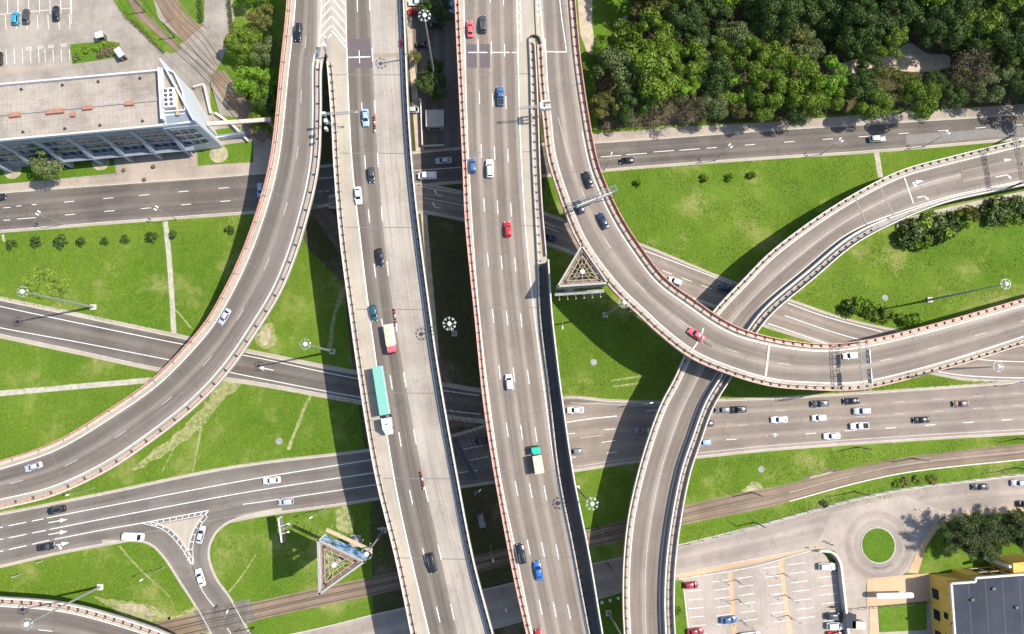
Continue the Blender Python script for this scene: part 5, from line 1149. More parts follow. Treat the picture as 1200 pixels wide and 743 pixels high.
# small sign gantry on the shoulder of the right curved ramp behind the lattice one
# ------------------------------------------------------------------ triangular advertising towers
def ad_tower(label, V, zb, zt, base_px, faces, gal=(1, 1, 1)):
    """V: three photo positions of the top corners"""
    top = [W(x, y, zt) for x, y in V]; c = sum(top)/3; base = np.array([c[0], c[1], 0]); r = thing('advertising_tower', label, 'billboard', base)
    m = MB(); m.lathe((c[0], c[1], 0), [(1.0, 0), (.8, zb), (.45, zt-.5), (.6, zt-.4), (.6, zt)], 16); m.build('column', M['conc'], r)
    MB().box((c[0], c[1], .3), (3, 3, .6)).build('footing', M['conc_d'], r)
    m = MB()
    for z in (zb+.3, zt-.4):
        for i in range(3):
            a, b = top[i], top[(i+1) % 3]; a = np.array([*a[:2], z]); b = np.array([*b[:2], z]); cc = np.array([c[0], c[1], z])
            for f in (0, .25, .5, .75): q = a+(b-a)*f; m.bar(cc, cc+(q-cc)*.93, .06, 4)
            for s in (.35, .62, .82): m.bar(cc+(a-cc)*s, cc+(b-cc)*s, .06, 4)
    for i in range(3):
        for s in (.62,):
            a = np.array([*(c+(top[i]-c)*s)[:2], 0]); m.bar(a+[0, 0, zb+.3], a+[0, 0, zt-.4], .1, 4)
    m.build('frame', M['timberish'], r)
    for i in range(3):
        a, b = top[i].copy(), top[(i+1) % 3].copy(); ctr = c
        u = (b-a)[:2]; L = np.linalg.norm(u); u /= L; n = np.array([u[1], -u[0]]);
        if n@(a-c)[:2] < 0: n = -n
        mid_ = (a+b)/2; rz = yaw(b-a)
        MB().box((mid_[0]-n[0]*.25, mid_[1]-n[1]*.25, (zb+zt)/2), (L-.3, .12, zt-zb), rz).build('advertising_panel', M[faces[i]], r)
        MB().box((mid_[0]-n[0]*.1, mid_[1]-n[1]*.1, zt), (L, .5, .18), rz).build('top_frame', M['ad_frame'], r)
        MB().box((mid_[0]-n[0]*1.1, mid_[1]-n[1]*1.1, zt-.9), (L*.72, .9, .12), rz).build('catwalk', M['rust'], r)
        if not gal[i]: continue
        MB().box((mid_[0]+n[0]*.9, mid_[1]+n[1]*.9, zb-.1), (L*1.0, .9, .12), rz).build('lamp_gallery', M['conc_d'] if i else M['wood'], r)
        for k in range(6):
            q = a+(b-a)*((k+.5)/6); f = MB(); f.bar((q[0]+n[0]*1.2, q[1]+n[1]*1.2, zb), (q[0]+n[0]*2.3, q[1]+n[1]*2.3, zb+.3), .05, 4); f.box((q[0]+n[0]*2.4, q[1]+n[1]*2.4, zb+.3), (.3, .22, .16), rz); f.build('spotlight', M['steel'], r)
    return r
M['timberish'] = plain('weathered_frame_paint', (.46, .37, .27), .8, var=.15); M['ad_frame'] = plain('panel_frame_metal', (.33, .31, .28), .7, .2, var=.1)
M['ad_grey'] = plain('grey_panel_back', (.2, .175, .15), .8, var=.1); M['ad_white'] = plain('white_advert', (.7, .7, .7), .5, var=.1)
def ad_mat():
    m, t, b = _mat('blue_scenic_advert'); b.inputs['Roughness'].default_value = .5; g = t.nodes.new('ShaderNodeTexCoord').outputs['Generated']
    n = _noise(t, g, 5, 4); sx = t.nodes.new('ShaderNodeSeparateXYZ'); t.links.new(g, sx.inputs[0])
    r = _ramp(t, sx.outputs['X'], .3, .34, (.04, .04, .05, 1), (.03, .12, .3, 1)); c = _mix(t, _ramp(t, n, .45, .6), r, (.35, .55, .7)); t.links.new(c, b.inputs['Base Color']); return m
M['ad_blue'] = ad_mat()
ad_tower('triangular advertising tower whose tip touches the right curved ramp', [(682, 287), (713, 332), (653, 336)], 20.5, 27, None, ['ad_grey', 'ad_grey', 'ad_grey'], (0, 1, 0))
ad_tower('triangular advertising tower with a blue picture side on the lower left grass', [(372, 632), (428, 658), (374, 697)], 19.5, 26.5, None, ['ad_blue', 'ad_grey', 'ad_white'], (1, 0, 0))
p = W(330, 622, 0); r = thing('roadside_billboard', 'small roadside billboard seen edge on, left of the lower triangular tower', 'billboard', p)
a, b = W(326, 607, 7.5), W(330, 636, 7.5); rz = yaw(b-a); mid_ = (a+b)/2
MB().box((mid_[0], mid_[1], 6), (6.2, .3, 3.1), rz).build('advertising_panel', M['ad_white'], r); MB().box((mid_[0]+.25, mid_[1], 6), (5.8, .08, 2.8), rz).build('advertising_panel', M['ad_grey'], r)
m = MB(); m.bar((mid_[0]+.5, mid_[1], 0), (mid_[0]+.5, mid_[1], 5.6), .2, 8); m.build('post', M['steel'], r)
m = MB(); m.bar((mid_[0], mid_[1]-1, 7.6), (mid_[0]+2.2, mid_[1]-.4, 7.6), .06, 4); m.bar((mid_[0], mid_[1]+1, 7.6), (mid_[0]+2.2, mid_[1]+1.6, 7.6), .06, 4); m.box((mid_[0]+2.2, mid_[1]-.4, 7.6), (.5, .4, .2)); m.box((mid_[0]+2.2, mid_[1]+1.6, 7.6), (.5, .4, .2)); m.build('lamp_bracket', M['white'], r)
# small posts / signs
for x, y, lb in [(26, 672, 'small white panel sign standing on the lower left grass'), (53, 656, 'thin white sign on the grass near the left avenue'), (447, 617, 'small white panel sign in the shade beside the left viaduct')]:
    p = W(x, y, 0); r = thing('panel_sign', lb, 'sign', p, .1, None, True); MB().box((0, 0, 2.3), (1.2 if x != 53 else .4, .12, 2.2), .2).build('panel', M['signwhite'], r); m = MB(); m.bar((0, .1, 0), (0, .1, 2.2), .06, 6); m.build('post', M['steel'], r)
for x, y, lb in [(236, 558, 'small white post at the foot of the ramp edge')]: pass
# ================================================================== BUILDINGS
M['roof_bit'] = paving('bitumen_roof', (.37, .32, .265), (.26, .222, .18), .5, .85, .7, .35)
M['facade'] = plain('grey_blue_plaster', (.19, .215, .25), .8, var=.15, scale=.4); M['fin'] = plain('pale_blue_concrete', (.27, .30, .34), .8, var=.12)
M['white_wall'] = plain('white_blue_cladding', (.50, .53, .55), .6, var=.05, scale=.4)
M['yellow'] = plain('yellow_plaster', (.56, .36, .075), .8, var=.1, scale=.5); M['roof_dark'] = paving('dark_roof_felt', (.045, .05, .065), (.03, .034, .045), .3, .6, .3, .2, False)
M['copper'] = plain('orange_brick_housing', (.33, .16, .11), .8, var=.2)
# ---- long office block, upper left
ZB = 18.7
P1 = [W(-60, 104, ZB), W(187, 82, ZB), W(191, 146.5, ZB), W(-60, 169.5, ZB)]
base = np.array([P1[1][0]-30, P1[1][1]-8, 0]); bl = thing('office_block', 'long grey blue office block with flat beige roof and a pointed white east end', 'building', base)
MB().prism(P1, 0, ZB-.9).build('wall', M['facade'], bl)
rf = MB(); rf.strip(np.array([[*P1[0][:2], ZB-.8], [*P1[1][:2], ZB-.8]]), np.array([[*P1[3][:2], ZB-.8], [*P1[2][:2], ZB-.8]])); rf = rf.build('roof', M['roof_bit'], bl)
seam = MB()
for a, b in ((P1[0], P1[1]), (P1[3], P1[2])):
    MB().sweep(smooth([a, b], 3), .45, 1.0, -.9).build('roof_parapet', M['signwhite'], bl)
# ridge duct and vents
rA, rB = W(-60, 141, ZB-.8), W(187, 117.5, ZB-.8); MB().sweep(smooth([rA, rB], 3), .45, .3, .02).build('roof_pipe', M['conc_d'], bl)
for x, y, L_ in [(18, 135, 2.6), (65, 131, 4.2), (103, 126.5, 2.2), (152, 121.5, 2.0), (86, 134.5, .9), (-20, 139, 2.4)]:
    p = W(x, y, ZB-.5); m = MB(); m.box((p[0], p[1], ZB-.4), (L_, 1.1, .9), yaw(rB-rA)); o = m.build('roof_vent', M['copper'], bl)
for x, y in [(26, 105), (74, 100), (116, 96), (165, 92), (28, 155), (77, 151), (118, 147), (168, 142)]:
    p = W(x, y, ZB-.7); m = MB(); m.lathe((p[0], p[1], ZB-.82), [(.2, 0), (.2, .5), (.3, .55), (.3, .65)], 8); m.build('roof_drain_vent', M['steel_d'], bl)
# south facade: fins, windows, entrance recess
S0, S1 = P1[3].copy(), W(228, 143, ZB); S0[2] = S1[2] = 0; u = (S1-S0)/np.linalg.norm(S1-S0); nS = np.array([u[1], -u[0], 0]); LS = np.linalg.norm(S1-S0); rzS = yaw(u)
nf = int(LS/8.2)
for i in range(nf):
    q = S0+u*(i+.35)*8.2; m = MB(); vs = []
    o_, i_ = 1.6, .0
    pts = [(o_, 0), (o_, 5.5), (.35, 11.5), (.35, ZB-1.6), (i_, ZB-1.6), (i_, 0)]
    for s in (-.5, .5): vs += [tuple(q+u*s+nS*p_[0]+[0, 0, p_[1]]) for p_ in pts]
    k = len(pts); m.add(vs, [tuple(range(k)), tuple(range(k, 2*k))[::-1]]+[(j, k+j, k+(j+1) % k, (j+1) % k) for j in range(k)]); m.build('buttress', M['fin'], bl)
    for zz in (5.2, 9.0, 12.6):
        for dx in (1.7, 3.9, 6.1):
            c = q+u*dx+nS*.04; 
            if (c-S0)@u > LS-2: continue
            w0 = MB().box((c[0], c[1], zz+.9), (1.7, .1, 2.0), rzS).build('window', M['glass'], bl)
            MB().box((c[0]+nS[0]*.1, c[1]+nS[1]*.1, zz-.16), (1.9, .3, .1), rzS).build('window_sill', M['fin'], w0)
MB().sweep(smooth([S0+nS*.12+[0, 0, ZB-2.2], S1+nS*.12+[0, 0, ZB-2.2]], 3), .26, .35).build('cornice', M['fin'], bl)
for i in range(7):
    q = S0+u*(LS-44+i*5.4)+nS*.06; MB().box((q[0], q[1], 2.3), (4.6, .12, 4.4), rzS).build('entrance_glazing', M['glass'], bl)
MB().sweep(smooth([S0+u*(LS-46)+nS*.9+[0, 0, 4.6], S0+u*(LS-6)+nS*.9+[0, 0, 4.6]], 3), 1.8, .3).build('entrance_canopy', M['facade'], bl)
for i in range(1, 46):
    f = i/46; a = P1[0]*(1-f)+P1[1]*f; b = P1[3]*(1-f)+P1[2]*f; a[2] = b[2] = ZB-.795; seam.ribbon(smooth([a, b], 3), .07)
for k in range(2):
    pass
seam.build('roof_seam', plain('roof_seam_tar', (.235, .20, .165), .9, var=.3), bl)
# ---- pointed end block with stepped parapet
E1 = [W(187, 68, ZB+1.2), W(229, 142.5, ZB), W(191, 146.5, ZB), W(187, 82, ZB)]
tipN, tipS = E1[0], E1[1]
MB().prism([E1[3]+[.05, 0, 0], tipN, tipS, E1[2]+[.05, 0, 0]], 0, ZB-1.0).build('wall', M['white_wall'], bl)
m = MB(); q0 = smooth([tipN, tipS], 2); q0[:, 2] = 0; m.sweep(q0, .35, ZB+1.2).build('end_wall', M['white_wall'], bl)
m = MB(); m.sweep(smooth([np.array([*E1[3][:2], 0])+[.4, 0, 0], np.array([*W(191, 142, ZB)[:2], 0])+[.3, 0, 0]], 2), .5, ZB+1.6); m.build('end_wall', M['white_wall'], bl)
inn = [W(191, 80, ZB), W(205, 86, ZB), W(215, 108, ZB), W(218, 130, ZB), W(193, 132, ZB)]
MB().add([(*p[:2], ZB-.45) for p in [W(189, 72, ZB), W(229, 142.5, ZB), W(192, 146, ZB)]][::-1], [(0, 1, 2)]).build('end_roof', M['white_wall'], bl)
MB().add([(*p[:2], ZB-.3) for p in inn][::-1], [(0, 1, 2, 3, 4)]).build('end_terrace', M['roof_bit'], bl)
lst = inn+[inn[0]]
for a, b in zip(lst[:-1], lst[1:]): MB().sweep(smooth([np.array([*a[:2], ZB-.4]), np.array([*b[:2], ZB-.4])], 2), .3, 1.1).build('terrace_parapet', M['white_wall'], bl)
lo2 = [W(193, 136, ZB-.5), W(219, 133, ZB-.5), W(226, 141, ZB-.5), W(196, 146, ZB-.5)]
MB().add([(*p[:2], ZB-.40) for p in lo2][::-1], [(0, 1, 2, 3)]).build('lower_terrace', M['facade'], bl)
# air conditioning units with fans
p = W(197.5, 114, ZB+1.4); rzc = pxdir(197.5, 114, 10, -.8, ZB); ch = thing('chiller_unit', 'white rooftop chiller with eight round fans on the pointed end of the office block', 'air conditioner', (p[0], p[1], ZB-.29), rzc, None, True)
MB().box((0, 0, .9), (2.9, 5.0, 1.6)).build('casing', M['white'], ch)
for i in range(4):
    for s in (-1, 1):
        m = MB(); m.lathe((s*.65, -1.8+i*1.2, 1.7), [(.46, 0), (.46, .14), (.40, .15)], 14); f = m.build('fan', M['steel_d'], ch); m = MB(); m.lathe((s*.65, -1.8+i*1.2, 1.85), [(.13, 0), (.1, .06)], 8); m.build('fan_hub', M['steel'], f)
MB().box((0, 0, .05), (3.1, 5.2, .1)).build('plinth', M['conc_d'], ch)
p = W(208, 118, ZB); MB().box((p[0], p[1], ZB+.1), (.7, 8, .7), rzc).build('roof_duct', M['wood'], bl)
# elevated footbridge beam from the tip to the ramp
fb0, fb1 = W(244, 146, 8.5), W(318, 140.5, 8.5); base = (fb0+fb1)/2; base[2] = 0
fb = thing('pipe_bridge', 'pale concrete beam bridge from the pointed building end towards the left ramp', 'footbridge', base)
MB().sweep(smooth([fb0, fb1], 3), 1.1, .6).build('beam', M['walk'], fb)
for f in (.3, .95): q = fb0+(fb1-fb0)*f; MB().box((q[0], q[1], 4.2), (.6, .6, 8.5)).build('post', M['conc_d'], fb)
q0, q1 = W(252, 160, 2.5), W(286, 155, 2.5); q0[2] = q1[2] = 0; w1 = thing('garden_wall', 'low white wall enclosing the tiny lawn at the pointed building end', 'wall', q0)
MB().sweep(smooth([q0, q1], 2), .5, 2.4).build('wall', M['white_wall'], w1); MB().sweep(smooth([q0, q1], 2), .7, .12, 2.403).build('coping', M['white'], w1)
q0, q1, q2 = W(252, 132, 1), W(272, 146, 1), W(291, 165, 1)
for q in (q0, q1, q2): q[2] = 0
w1 = thing('garden_wall', 'low pale wall running diagonally beside the tram ballast near the building tip', 'wall', q1); MB().sweep(smooth([q0, q1, q2], 1.5), .6, 1.1).build('wall', M['cream'], w1)
q0, q1, q2 = W(227, 102, 1), W(239, 99, 1), W(247, 133, 1)
for q in (q0, q1, q2): q[2] = 0
w1 = thing('railing_wall', 'pale terrace wall in the corner behind the pointed building end', 'wall', q1); MB().sweep(smooth([q0, q1], 1.5), .4, 1.4).build('wall', M['cream'], w1); MB().sweep(smooth([q1, q2], 1.5), .4, 1.4).build('side_wall', M['cream'], w1)
# ---- kiosks
def kiosk(x, y, L_, B_, H, rz, label, roofm, wallm, nm='kiosk', ov=.3):
    p = W(x, y, H); r = thing(nm, label, 'kiosk', (p[0], p[1], 0), rz, None, True); MB().box((0, 0, H/2-.1), (L_, B_, H-.2)).build('wall', M[wallm], r)
    o = MB().box((0, 0, H-.05), (L_+ov, B_+ov, .18)).build('roof', M[roofm], r); MB().box((L_/2+.02, 0, 1.0), (.06, .9, 1.9)).build('door', M['steel_d'], r); MB().box((0, -B_/2-.02, 1.4), (L_*.6, .06, .8)).build('window', M['glass'], r); return r
kiosk(509.5, 138.5, 4.8, 4.6, 3.4, .03, 'square grey roofed kiosk in the shaded yard between the viaducts', 'conc', 'conc_d')
kiosk(139.5, 61, 2.6, 1.5, 2.6, -.95, 'small tilted white booth at the end of the garden patch', 'signwhite', 'steel')
kiosk(116, 40.5, 1.9, 1.5, 2.4, .3, 'tiny pale booth above the garden patch', 'signwhite', 'conc_d')
kiosk(997, 728, 3.4, 2.6, 2.6, 1.5, 'small dark roofed gatehouse at the car park exit', 'roof_dark', 'wood')
kiosk(1007, 733, 1.8, 3.4, 2.6, 1.5, 'narrow beige booth beside the dark gatehouse', 'walk', 'wood')
# car park wall
q = C([(795, 678, 0), (880, 664, 0), (961, 643.5, 0), (972, 646, 0), (979, 655, 0), (983, 680, 0), (987, 716, 0), (992, 770, 0)], 0, 1)
cw = thing('boundary_wall', 'curved beige boundary wall around the top right corner of the lower car park', 'wall', (*W(979, 655)[:2], 0))
i0 = int(np.argmin(np.linalg.norm(q[:, :2]-W(955, 645)[:2], axis=1)))
MB().sweep(q[i0:], .35, 2.3).build('wall', M['conc'], cw); MB().sweep(q[i0:], .6, .12, 2.303).build('coping', M['cream'], cw); MB().sweep(q[:i0+1], .3, .5).build('low_wall', M['conc'], cw)
fq = C([(986, 714), (1016, 711), (1052, 708), (1090, 704)], 0, 1)
fe = thing('metal_fence', 'black metal fence between the parking wall and the yellow building', 'fence', fq[len(fq)//2])
MB().sweep(fq, .06, .1, 1.7).build('top_rail', M['steel_d'], fe); MB().sweep(fq, .06, .1, .3).build('bottom_rail', M['steel_d'], fe)
for i in range(0, len(fq), 2): MB().box((*fq[i][:2], .9), (.09, .09, 1.8)).build('fence_post', M['steel_d'], fe)
# fence along the access road
fq = C([(760, 652), (812, 636), (860, 624), (900, 612), (950, 598), (1002, 584), (1060, 572.5), (1110, 566), (1200, 555), (1300, 543)], 0, 1.2)
fe = thing('metal_fence', 'long pale mesh fence with buttressed posts along the access road beside the tram line', 'fence', fq[len(fq)//2])
MB().sweep(fq, .07, .08, 2.0).build('top_rail', M['steel'], fe); MB().sweep(fq, .2, .35, 0).build('plinth', M['conc'], fe)
for i in range(0, len(fq), 3):
    m = MB(); m.box((*fq[i][:2], 1.05), (.12, .12, 2.1)); t_ = tang(fq)[i]; m.bar((fq[i][0]-t_[1]*0, fq[i][1], 1.9), (fq[i][0]-t_[1]*1.6, fq[i][1]+t_[0]*1.6, 0), .04, 4); m.build('fence_post', M['steel'], fe)
# white barrel canopy
a, b = W(1027, 698.5, 3), W(1070, 697.5, 3); a[2] = b[2] = 0; cn = thing('entrance_canopy', 'long white rounded canopy on the orange paving before the yellow building', 'canopy', (a+b)/2); m = MB(); secs = []
u = (b-a)/np.linalg.norm(b-a); n_ = np.array([-u[1], u[0], 0])
for f in (0, .03, .5, .97, 1):
    k = .75 if f in (0, 1) else 1; secs.append([a+(b-a)*f+n_*math.cos(t)*.75*k+[0, 0, 3+math.sin(t)*.5*k] for t in np.linspace(0, math.pi, 7)])
loft(m, [[tuple(p) for p in s_] for s_ in secs]); m.build('roof', M['white'], cn)
for f in (.02, .34, .66, .98): q = a+(b-a)*f; MB().box((q[0], q[1], 1.5), (.15, .15, 3.0)).build('post', M['steel'], cn)
# ---- yellow building, lower right
ZY = 9.4; T = [W(1115, 684, ZY), W(1143, 682, ZY), W(1144, 677.5, ZY), W(1320, 664, ZY), W(1330, 840, ZY), W(1126, 840, ZY)]
yb = thing('yellow_building', 'yellow walled building with dark flat roof and pale parapet at lower right', 'building', (*((T[0]+T[4])/2)[:2], 0))
MB().prism(T, 0, ZY-.5).build('wall', M['yellow'], yb)
rp = MB().add([(*p[:2], ZY-.45) for p in T], [tuple(range(6))[::-1]]).build('roof', M['roof_dark'], yb)
tt = T+[T[0]]
for a, b in zip(tt[:-1], tt[1:]): MB().sweep(smooth([a, b], 3), .5, .7, -.6).build('parapet', M['cream'], yb)
def wall_windows(a, b, rows, w_, h, sp, start, parent, n):
    a = np.array([*a[:2], 0]); b = np.array([*b[:2], 0]); u = (b-a)/np.linalg.norm(b-a); no = np.array([u[1], -u[0], 0])*n; L = np.linalg.norm(b-a); x = start
    while x+w_/2 < L:
        for z in rows:
            c = a+u*x+no*.03; w0 = MB().box((c[0], c[1], z), (w_, .12, h), yaw(u)).build('window', M['glass'], parent); MB().box((c[0]+no[0]*.05, c[1]+no[1]*.05, z-h/2-.08), (w_+.3, .2, .1), yaw(u)).build('window_sill', M['cream'], w0)
        x += sp
wall_windows(T[2], T[3], (2.6, 6.3), 2.0, 1.9, 3.2, 5, yb, -1); wall_windows(T[0], T[5], (2.6,), 2.6, 2.6, 5.5, 4.5, yb, 1); wall_windows(T[0], T[5], (6.4,), 1.6, 1.6, 5.5, 9, yb, 1)
for x, y in [(1117, 732), (1140, 703), (1192, 712), (1165, 690)]:
    p = W(x, y, ZY); MB().box((p[0], p[1], ZY-.2), (.9, .7, .5), .3).build('roof_vent', M['steel_d'], yb)
ys = MB()
for i in range(1, 9):
    a = W(1116+i*20, 684-i*1.4, ZY); b = W(1127+i*20, 838, ZY); a[2] = b[2] = ZY-.444; ys.ribbon(smooth([a, b], 3), .1)
ys.build('roof_seam', M['steel_d'], yb)
p0 = W(1187, 668, 7); MB().prism([W(1187, 660, 8), W(1240, 655, 8), W(1242, 672, 8), W(1188, 675, 8)], 0, 8).build('annex', M['yellow'], yb); m = MB(); q = W(1183, 664, 9); m.lathe((q[0], q[1], 0), [(.45, 0), (.45, 9), (.3, 9.3)], 12); m.build('flue', M['white'], yb)
# covered walkway in the gap between the viaducts
a, b = W(534, 516, 3), W(557, 562, 3); cwk = thing('covered_walkway', 'narrow dark glazed walkway roof in the shade between the two long viaducts', 'walkway', (*((a+b)/2)[:2], 0))
a[2] = b[2] = 0; MB().sweep(smooth([a, b], 2), 1.3, .2, 2.9).build('roof', M['steel_d'], cwk)
for s in (-.7, .7): MB().sweep(off(smooth([a, b], 2), s), .12, .12, 3.1).build('roof_edge', M['skirt'] if 'skirt' in M else M['navy_rail'] if 'navy_rail' in M else PAINT['navy'], cwk)
for f in (0.02, .5, .98): q = a+(b-a)*f; MB().box((q[0], q[1], 1.45), (.2, 1.0, 2.9)).build('post', M['steel_d'], cwk)
# yard gate posts, bollards
for x, y, lb in [(146, 200, 'dark round planter on the left of the entrance paving'), (180.5, 196, 'dark round planter on the right of the entrance paving'), (170, 211, 'dark drain box at the kerb below the entrance')]:
    p = W(x, y, 0); r = thing('stone_planter', lb, 'planter', (p[0], p[1], .03), 0, 'planters at the entrance', True); m = MB(); m.lathe((0, 0, 0), [(.42, 0), (.5, .35), (.55, .6), (.45, .62), (.4, .5)], 14); m.build('pot', M['rust' if x < 175 else 'steel_d'], r); m = MB(); m.lathe((0, 0, .5), [(.4, 0), (.3, .25), (.05, .35)], 10); m.build('soil', M['earth'], r)
gp = thing('yard_gate', 'white low wall with gate post at the left side of the shaded yard', 'gate', W(492, 145)); MB().sweep(C([(493.5, 122), (495.5, 172)], 0), .35, 1.6).build('wall', M['cream'], gp); MB().box((*W(493, 120)[:2], 1.1), (.6, .6, 2.2)).build('post', M['white'], gp); MB().sweep(C([(496, 172), (521, 171)], 0), .3, 1.0).build('low_wall', M['cream'], gp)
for i, (x, y) in enumerate([(946, 641.5), (966, 634), (970, 636), (975, 638), (1074, 597), (1078, 597), (1089, 595), (1083, 611), (1086, 606)]):
    p = W(x, y, 0); r = thing('bollard', ['short black bollard at the car park corner', 'short black bollard by the turning circle'][i > 3], 'bollard', (p[0], p[1], .04), 0, ['bollards at the car park corner', 'bollards by the turning circle'][i > 3], True); m = MB(); m.lathe((0, 0, 0), [(.14, 0), (.12, .8), (.16, .85), (.05, .98)], 10); m.build('post', M['steel_d' if i < 4 else 'white'], r); m = MB(); m.lathe((0, 0, .02), [(.2, 0), (.2, .06)], 10); m.build('base', M['steel'], r)
# car park lamps
for k in range(3):
    x, y = 915+k*4.2, 672+k*24; p = W(x, y, 0); 
for i, (x, y) in enumerate([(862.5, 679.5), (864.5, 702), (869, 727), (918, 672), (920.5, 697), (923, 721)]):
    p = W(x, y, 0); nm_ = ['top', 'middle', 'bottom'][i % 3]; r = thing('car_park_lamp', f'{nm_} twin armed black lamp on the {"left" if i < 3 else "right"} pink strip of the lower car park', 'street lamp', (p[0], p[1], .03), pxdir(x, y, 1, .5), 'lamps in the lower car park', True)
    m = MB(); m.lathe((0, 0, 0), [(.12, 0), (.05, 4.6)], 8); m.build('pole', M['steel_d'], r)
    for s in (-1, 1): m = MB(); m.bar((0, 0, 4.5), (s*1.2, 0, 4.7), .04, 4); m.box((s*1.3, 0, 4.7), (.4, .22, .12)); m.build('lamp_head', M['steel_d'], r)
# ================================================================== VEGETATION
def crown_mesh(name, seed, rx, ry, rz, nclump, nleaf, leaf, gaps=.0, spread=.30):
    """leaf clumps on an uneven crown: each leaf is a small bent quad"""
    r = np.random.default_rng(seed); V = []; Fc = []
    # lobes
    lobes = []
    for i in range(nclump):
        th = r.uniform(0, 2*math.pi); ct = r.uniform(-.45, 1.0); st = math.sqrt(1-ct*ct); rr = r.uniform(.55, 1.0)**.6
        lobes.append((rx*st*math.cos(th)*rr, ry*st*math.sin(th)*rr, rz*ct*rr*.9, r.uniform(.65, 1.25)))
    lobes = np.array(lobes)
    for lx, ly, lz, sc in lobes:
        n = int(nleaf*sc); d = r.normal(size=(n, 3)); d /= np.linalg.norm(d, axis=1)[:, None]; d[:, 2] = np.abs(d[:, 2])*.9-.25
        rad = spread*rx*sc*(.62+.38*r.random(n)**.4); bm_ = r.normal(size=(9, 3)); bm_ /= np.linalg.norm(bm_, axis=1)[:, None]; bump = 1+.22*np.max(np.clip((d@bm_.T-.55)/.45, 0, 1), axis=1); c = np.array([lx, ly, lz])+d*(rad*bump)[:, None]*[1, 1, .85]
        nrm = d+r.normal(size=(n, 3))*.45; nrm /= np.linalg.norm(nrm, axis=1)[:, None]
        h = r.normal(size=(n, 3)); u = np.cross(nrm, h); u /= np.linalg.norm(u, axis=1)[:, None]; v = np.cross(nrm, u)
        s1 = leaf*r.uniform(.6, 1.35, n)[:, None]; s2 = s1*r.uniform(.5, .8, n)[:, None]
        o = len(V)*1; q = np.stack([c-u*s1, c-v*s2+nrm*s1*.15, c+u*s1, c+v*s2+nrm*s1*.15], 1).reshape(-1, 3); V.append(q)
    V = np.concatenate(V); n4 = len(V)//4; me = bpy.data.meshes.new(name)
    me.vertices.add(len(V)); me.vertices.foreach_set('co', V.ravel()); me.loops.add(len(V)); me.loops.foreach_set('vertex_index', np.arange(len(V)))
    me.polygons.add(n4); me.polygons.foreach_set('loop_start', np.arange(0, len(V), 4)); me.update(calc_edges=True); return me
def trunk_mb(H, r0, seed, spread, nl=7, twig=False):
    r = random.Random(seed); m = MB(); p = (0, 0, -.1); segs = 4; pts = [p]
    for i in range(segs): pts.append((pts[-1][0]+r.uniform(-.15, .15), pts[-1][1]+r.uniform(-.15, .15), H*.75*(i+1)/segs))
    for i in range(segs): m.bar(pts[i], pts[i+1], r0*(1-i*.2), 7, r0*(1-(i+1)*.2))
    for k in range(nl):
        a = 2*math.pi*k/nl+r.uniform(-.3, .3); z = H*r.uniform(.35, .72); b = (math.cos(a)*spread*.75, math.sin(a)*spread*.75, z+H*r.uniform(.1, .3)); m.bar((0, 0, z), b, r0*.38, 5, r0*.1)
        if twig:
            for j in range(4):
                c = tuple(b[i]*.6+r.uniform(-.9, .9)*(1.2 if i < 2 else .8)+(H*.25 if i == 2 else 0) for i in range(3)); m.bar(tuple(v*.6 if i < 2 else v*.8 for i, v in enumerate(b)), c, r0*.13, 4, .02)
    return m
LEAF = dict(mid=leaf_mat('leaves_mid_green', (.105, .18, .016), (.20, .275, .034)), bright=leaf_mat('leaves_fresh_green', (.13, .26, .018), (.22, .36, .035)),
            dark=leaf_mat('leaves_dark_green', (.04, .08, .016), (.095, .145, .032)), olive=leaf_mat('leaves_olive', (.12, .13, .026), (.21, .20, .055)),
            brown=leaf_mat('leaves_dry_brown', (.12, .095, .06), (.20, .16, .10)), grey=leaf_mat('leaves_grey_green', (.11, .15, .045), (.18, .22, .08)))
LEAF['pine'] = leaf_mat('pine_needles', (.045, .065, .018), (.085, .105, .03))
_tp = {}
def tree_proto(kind, var):
    k = (kind, var)
    if k in _tp: return _tp[k]
    rz = {'mid': 4.2, 'bright': 4.0, 'dark': 4.8, 'olive': 3.6, 'brown': 3.6, 'grey': 4.2}[kind]
    nc, nl_ = {'mid': (24, 300), 'bright': (20, 300), 'dark': (26, 290), 'olive': (24, 200), 'brown': (26, 75), 'grey': (24, 250)}[kind]
    me = crown_mesh('crown', hash(k) % 1000 if False else sum(map(ord, kind))*7+var*131, 5.0, 5.0*(1+.09*(var-1.5)), rz, nc, nl_, .25 if kind != 'brown' else .2, spread=.33 if kind != 'brown' else .34); me.materials.append(LEAF[kind])
    H = 10.0; tm = trunk_mb(H, .34, var+5, 4.2, 8, kind in ('brown', 'olive')); _tp[k] = (me, tm); return _tp[k]
_tm = {}
def tree(x, y, rpx, kind, label, zc=8.0, group=None, var=None, nm='tree', cat='tree'):
    """(x, y): photo position of the crown centre at height zc; rpx: crown radius in photo pixels"""
    var = int(abs(x*7+y*3)) % 5 if var is None else var; me, tm = tree_proto(kind, var); p = W(x, y, zc); R5 = rpx/4.5
    s = R5/5.0; s_z = max(.55, min(1.25, s*1.05))*(zc/8.0)**.5
    r = thing(nm, label, cat, (p[0], p[1], 0), (x*1.7+y) % 6.28, group, True)
    c = bpy.data.objects.new('crown', me); COL.objects.link(c); c.parent = r; c.location = (0, 0, zc); c.scale = (s, s, s_z)
    if (kind, var) not in _tm:
        o = tm.build('trunk', M['bark'], r); _tm[(kind, var)] = o.data
    else: o = bpy.data.objects.new('trunk', _tm[(kind, var)]); COL.objects.link(o); o.parent = r
    o.scale = (max(.5, s), max(.5, s), zc/8.0); return r
KN = dict(mid='green', bright='bright green', dark='dark green', olive='olive', brown='dry brown', grey='grey green')
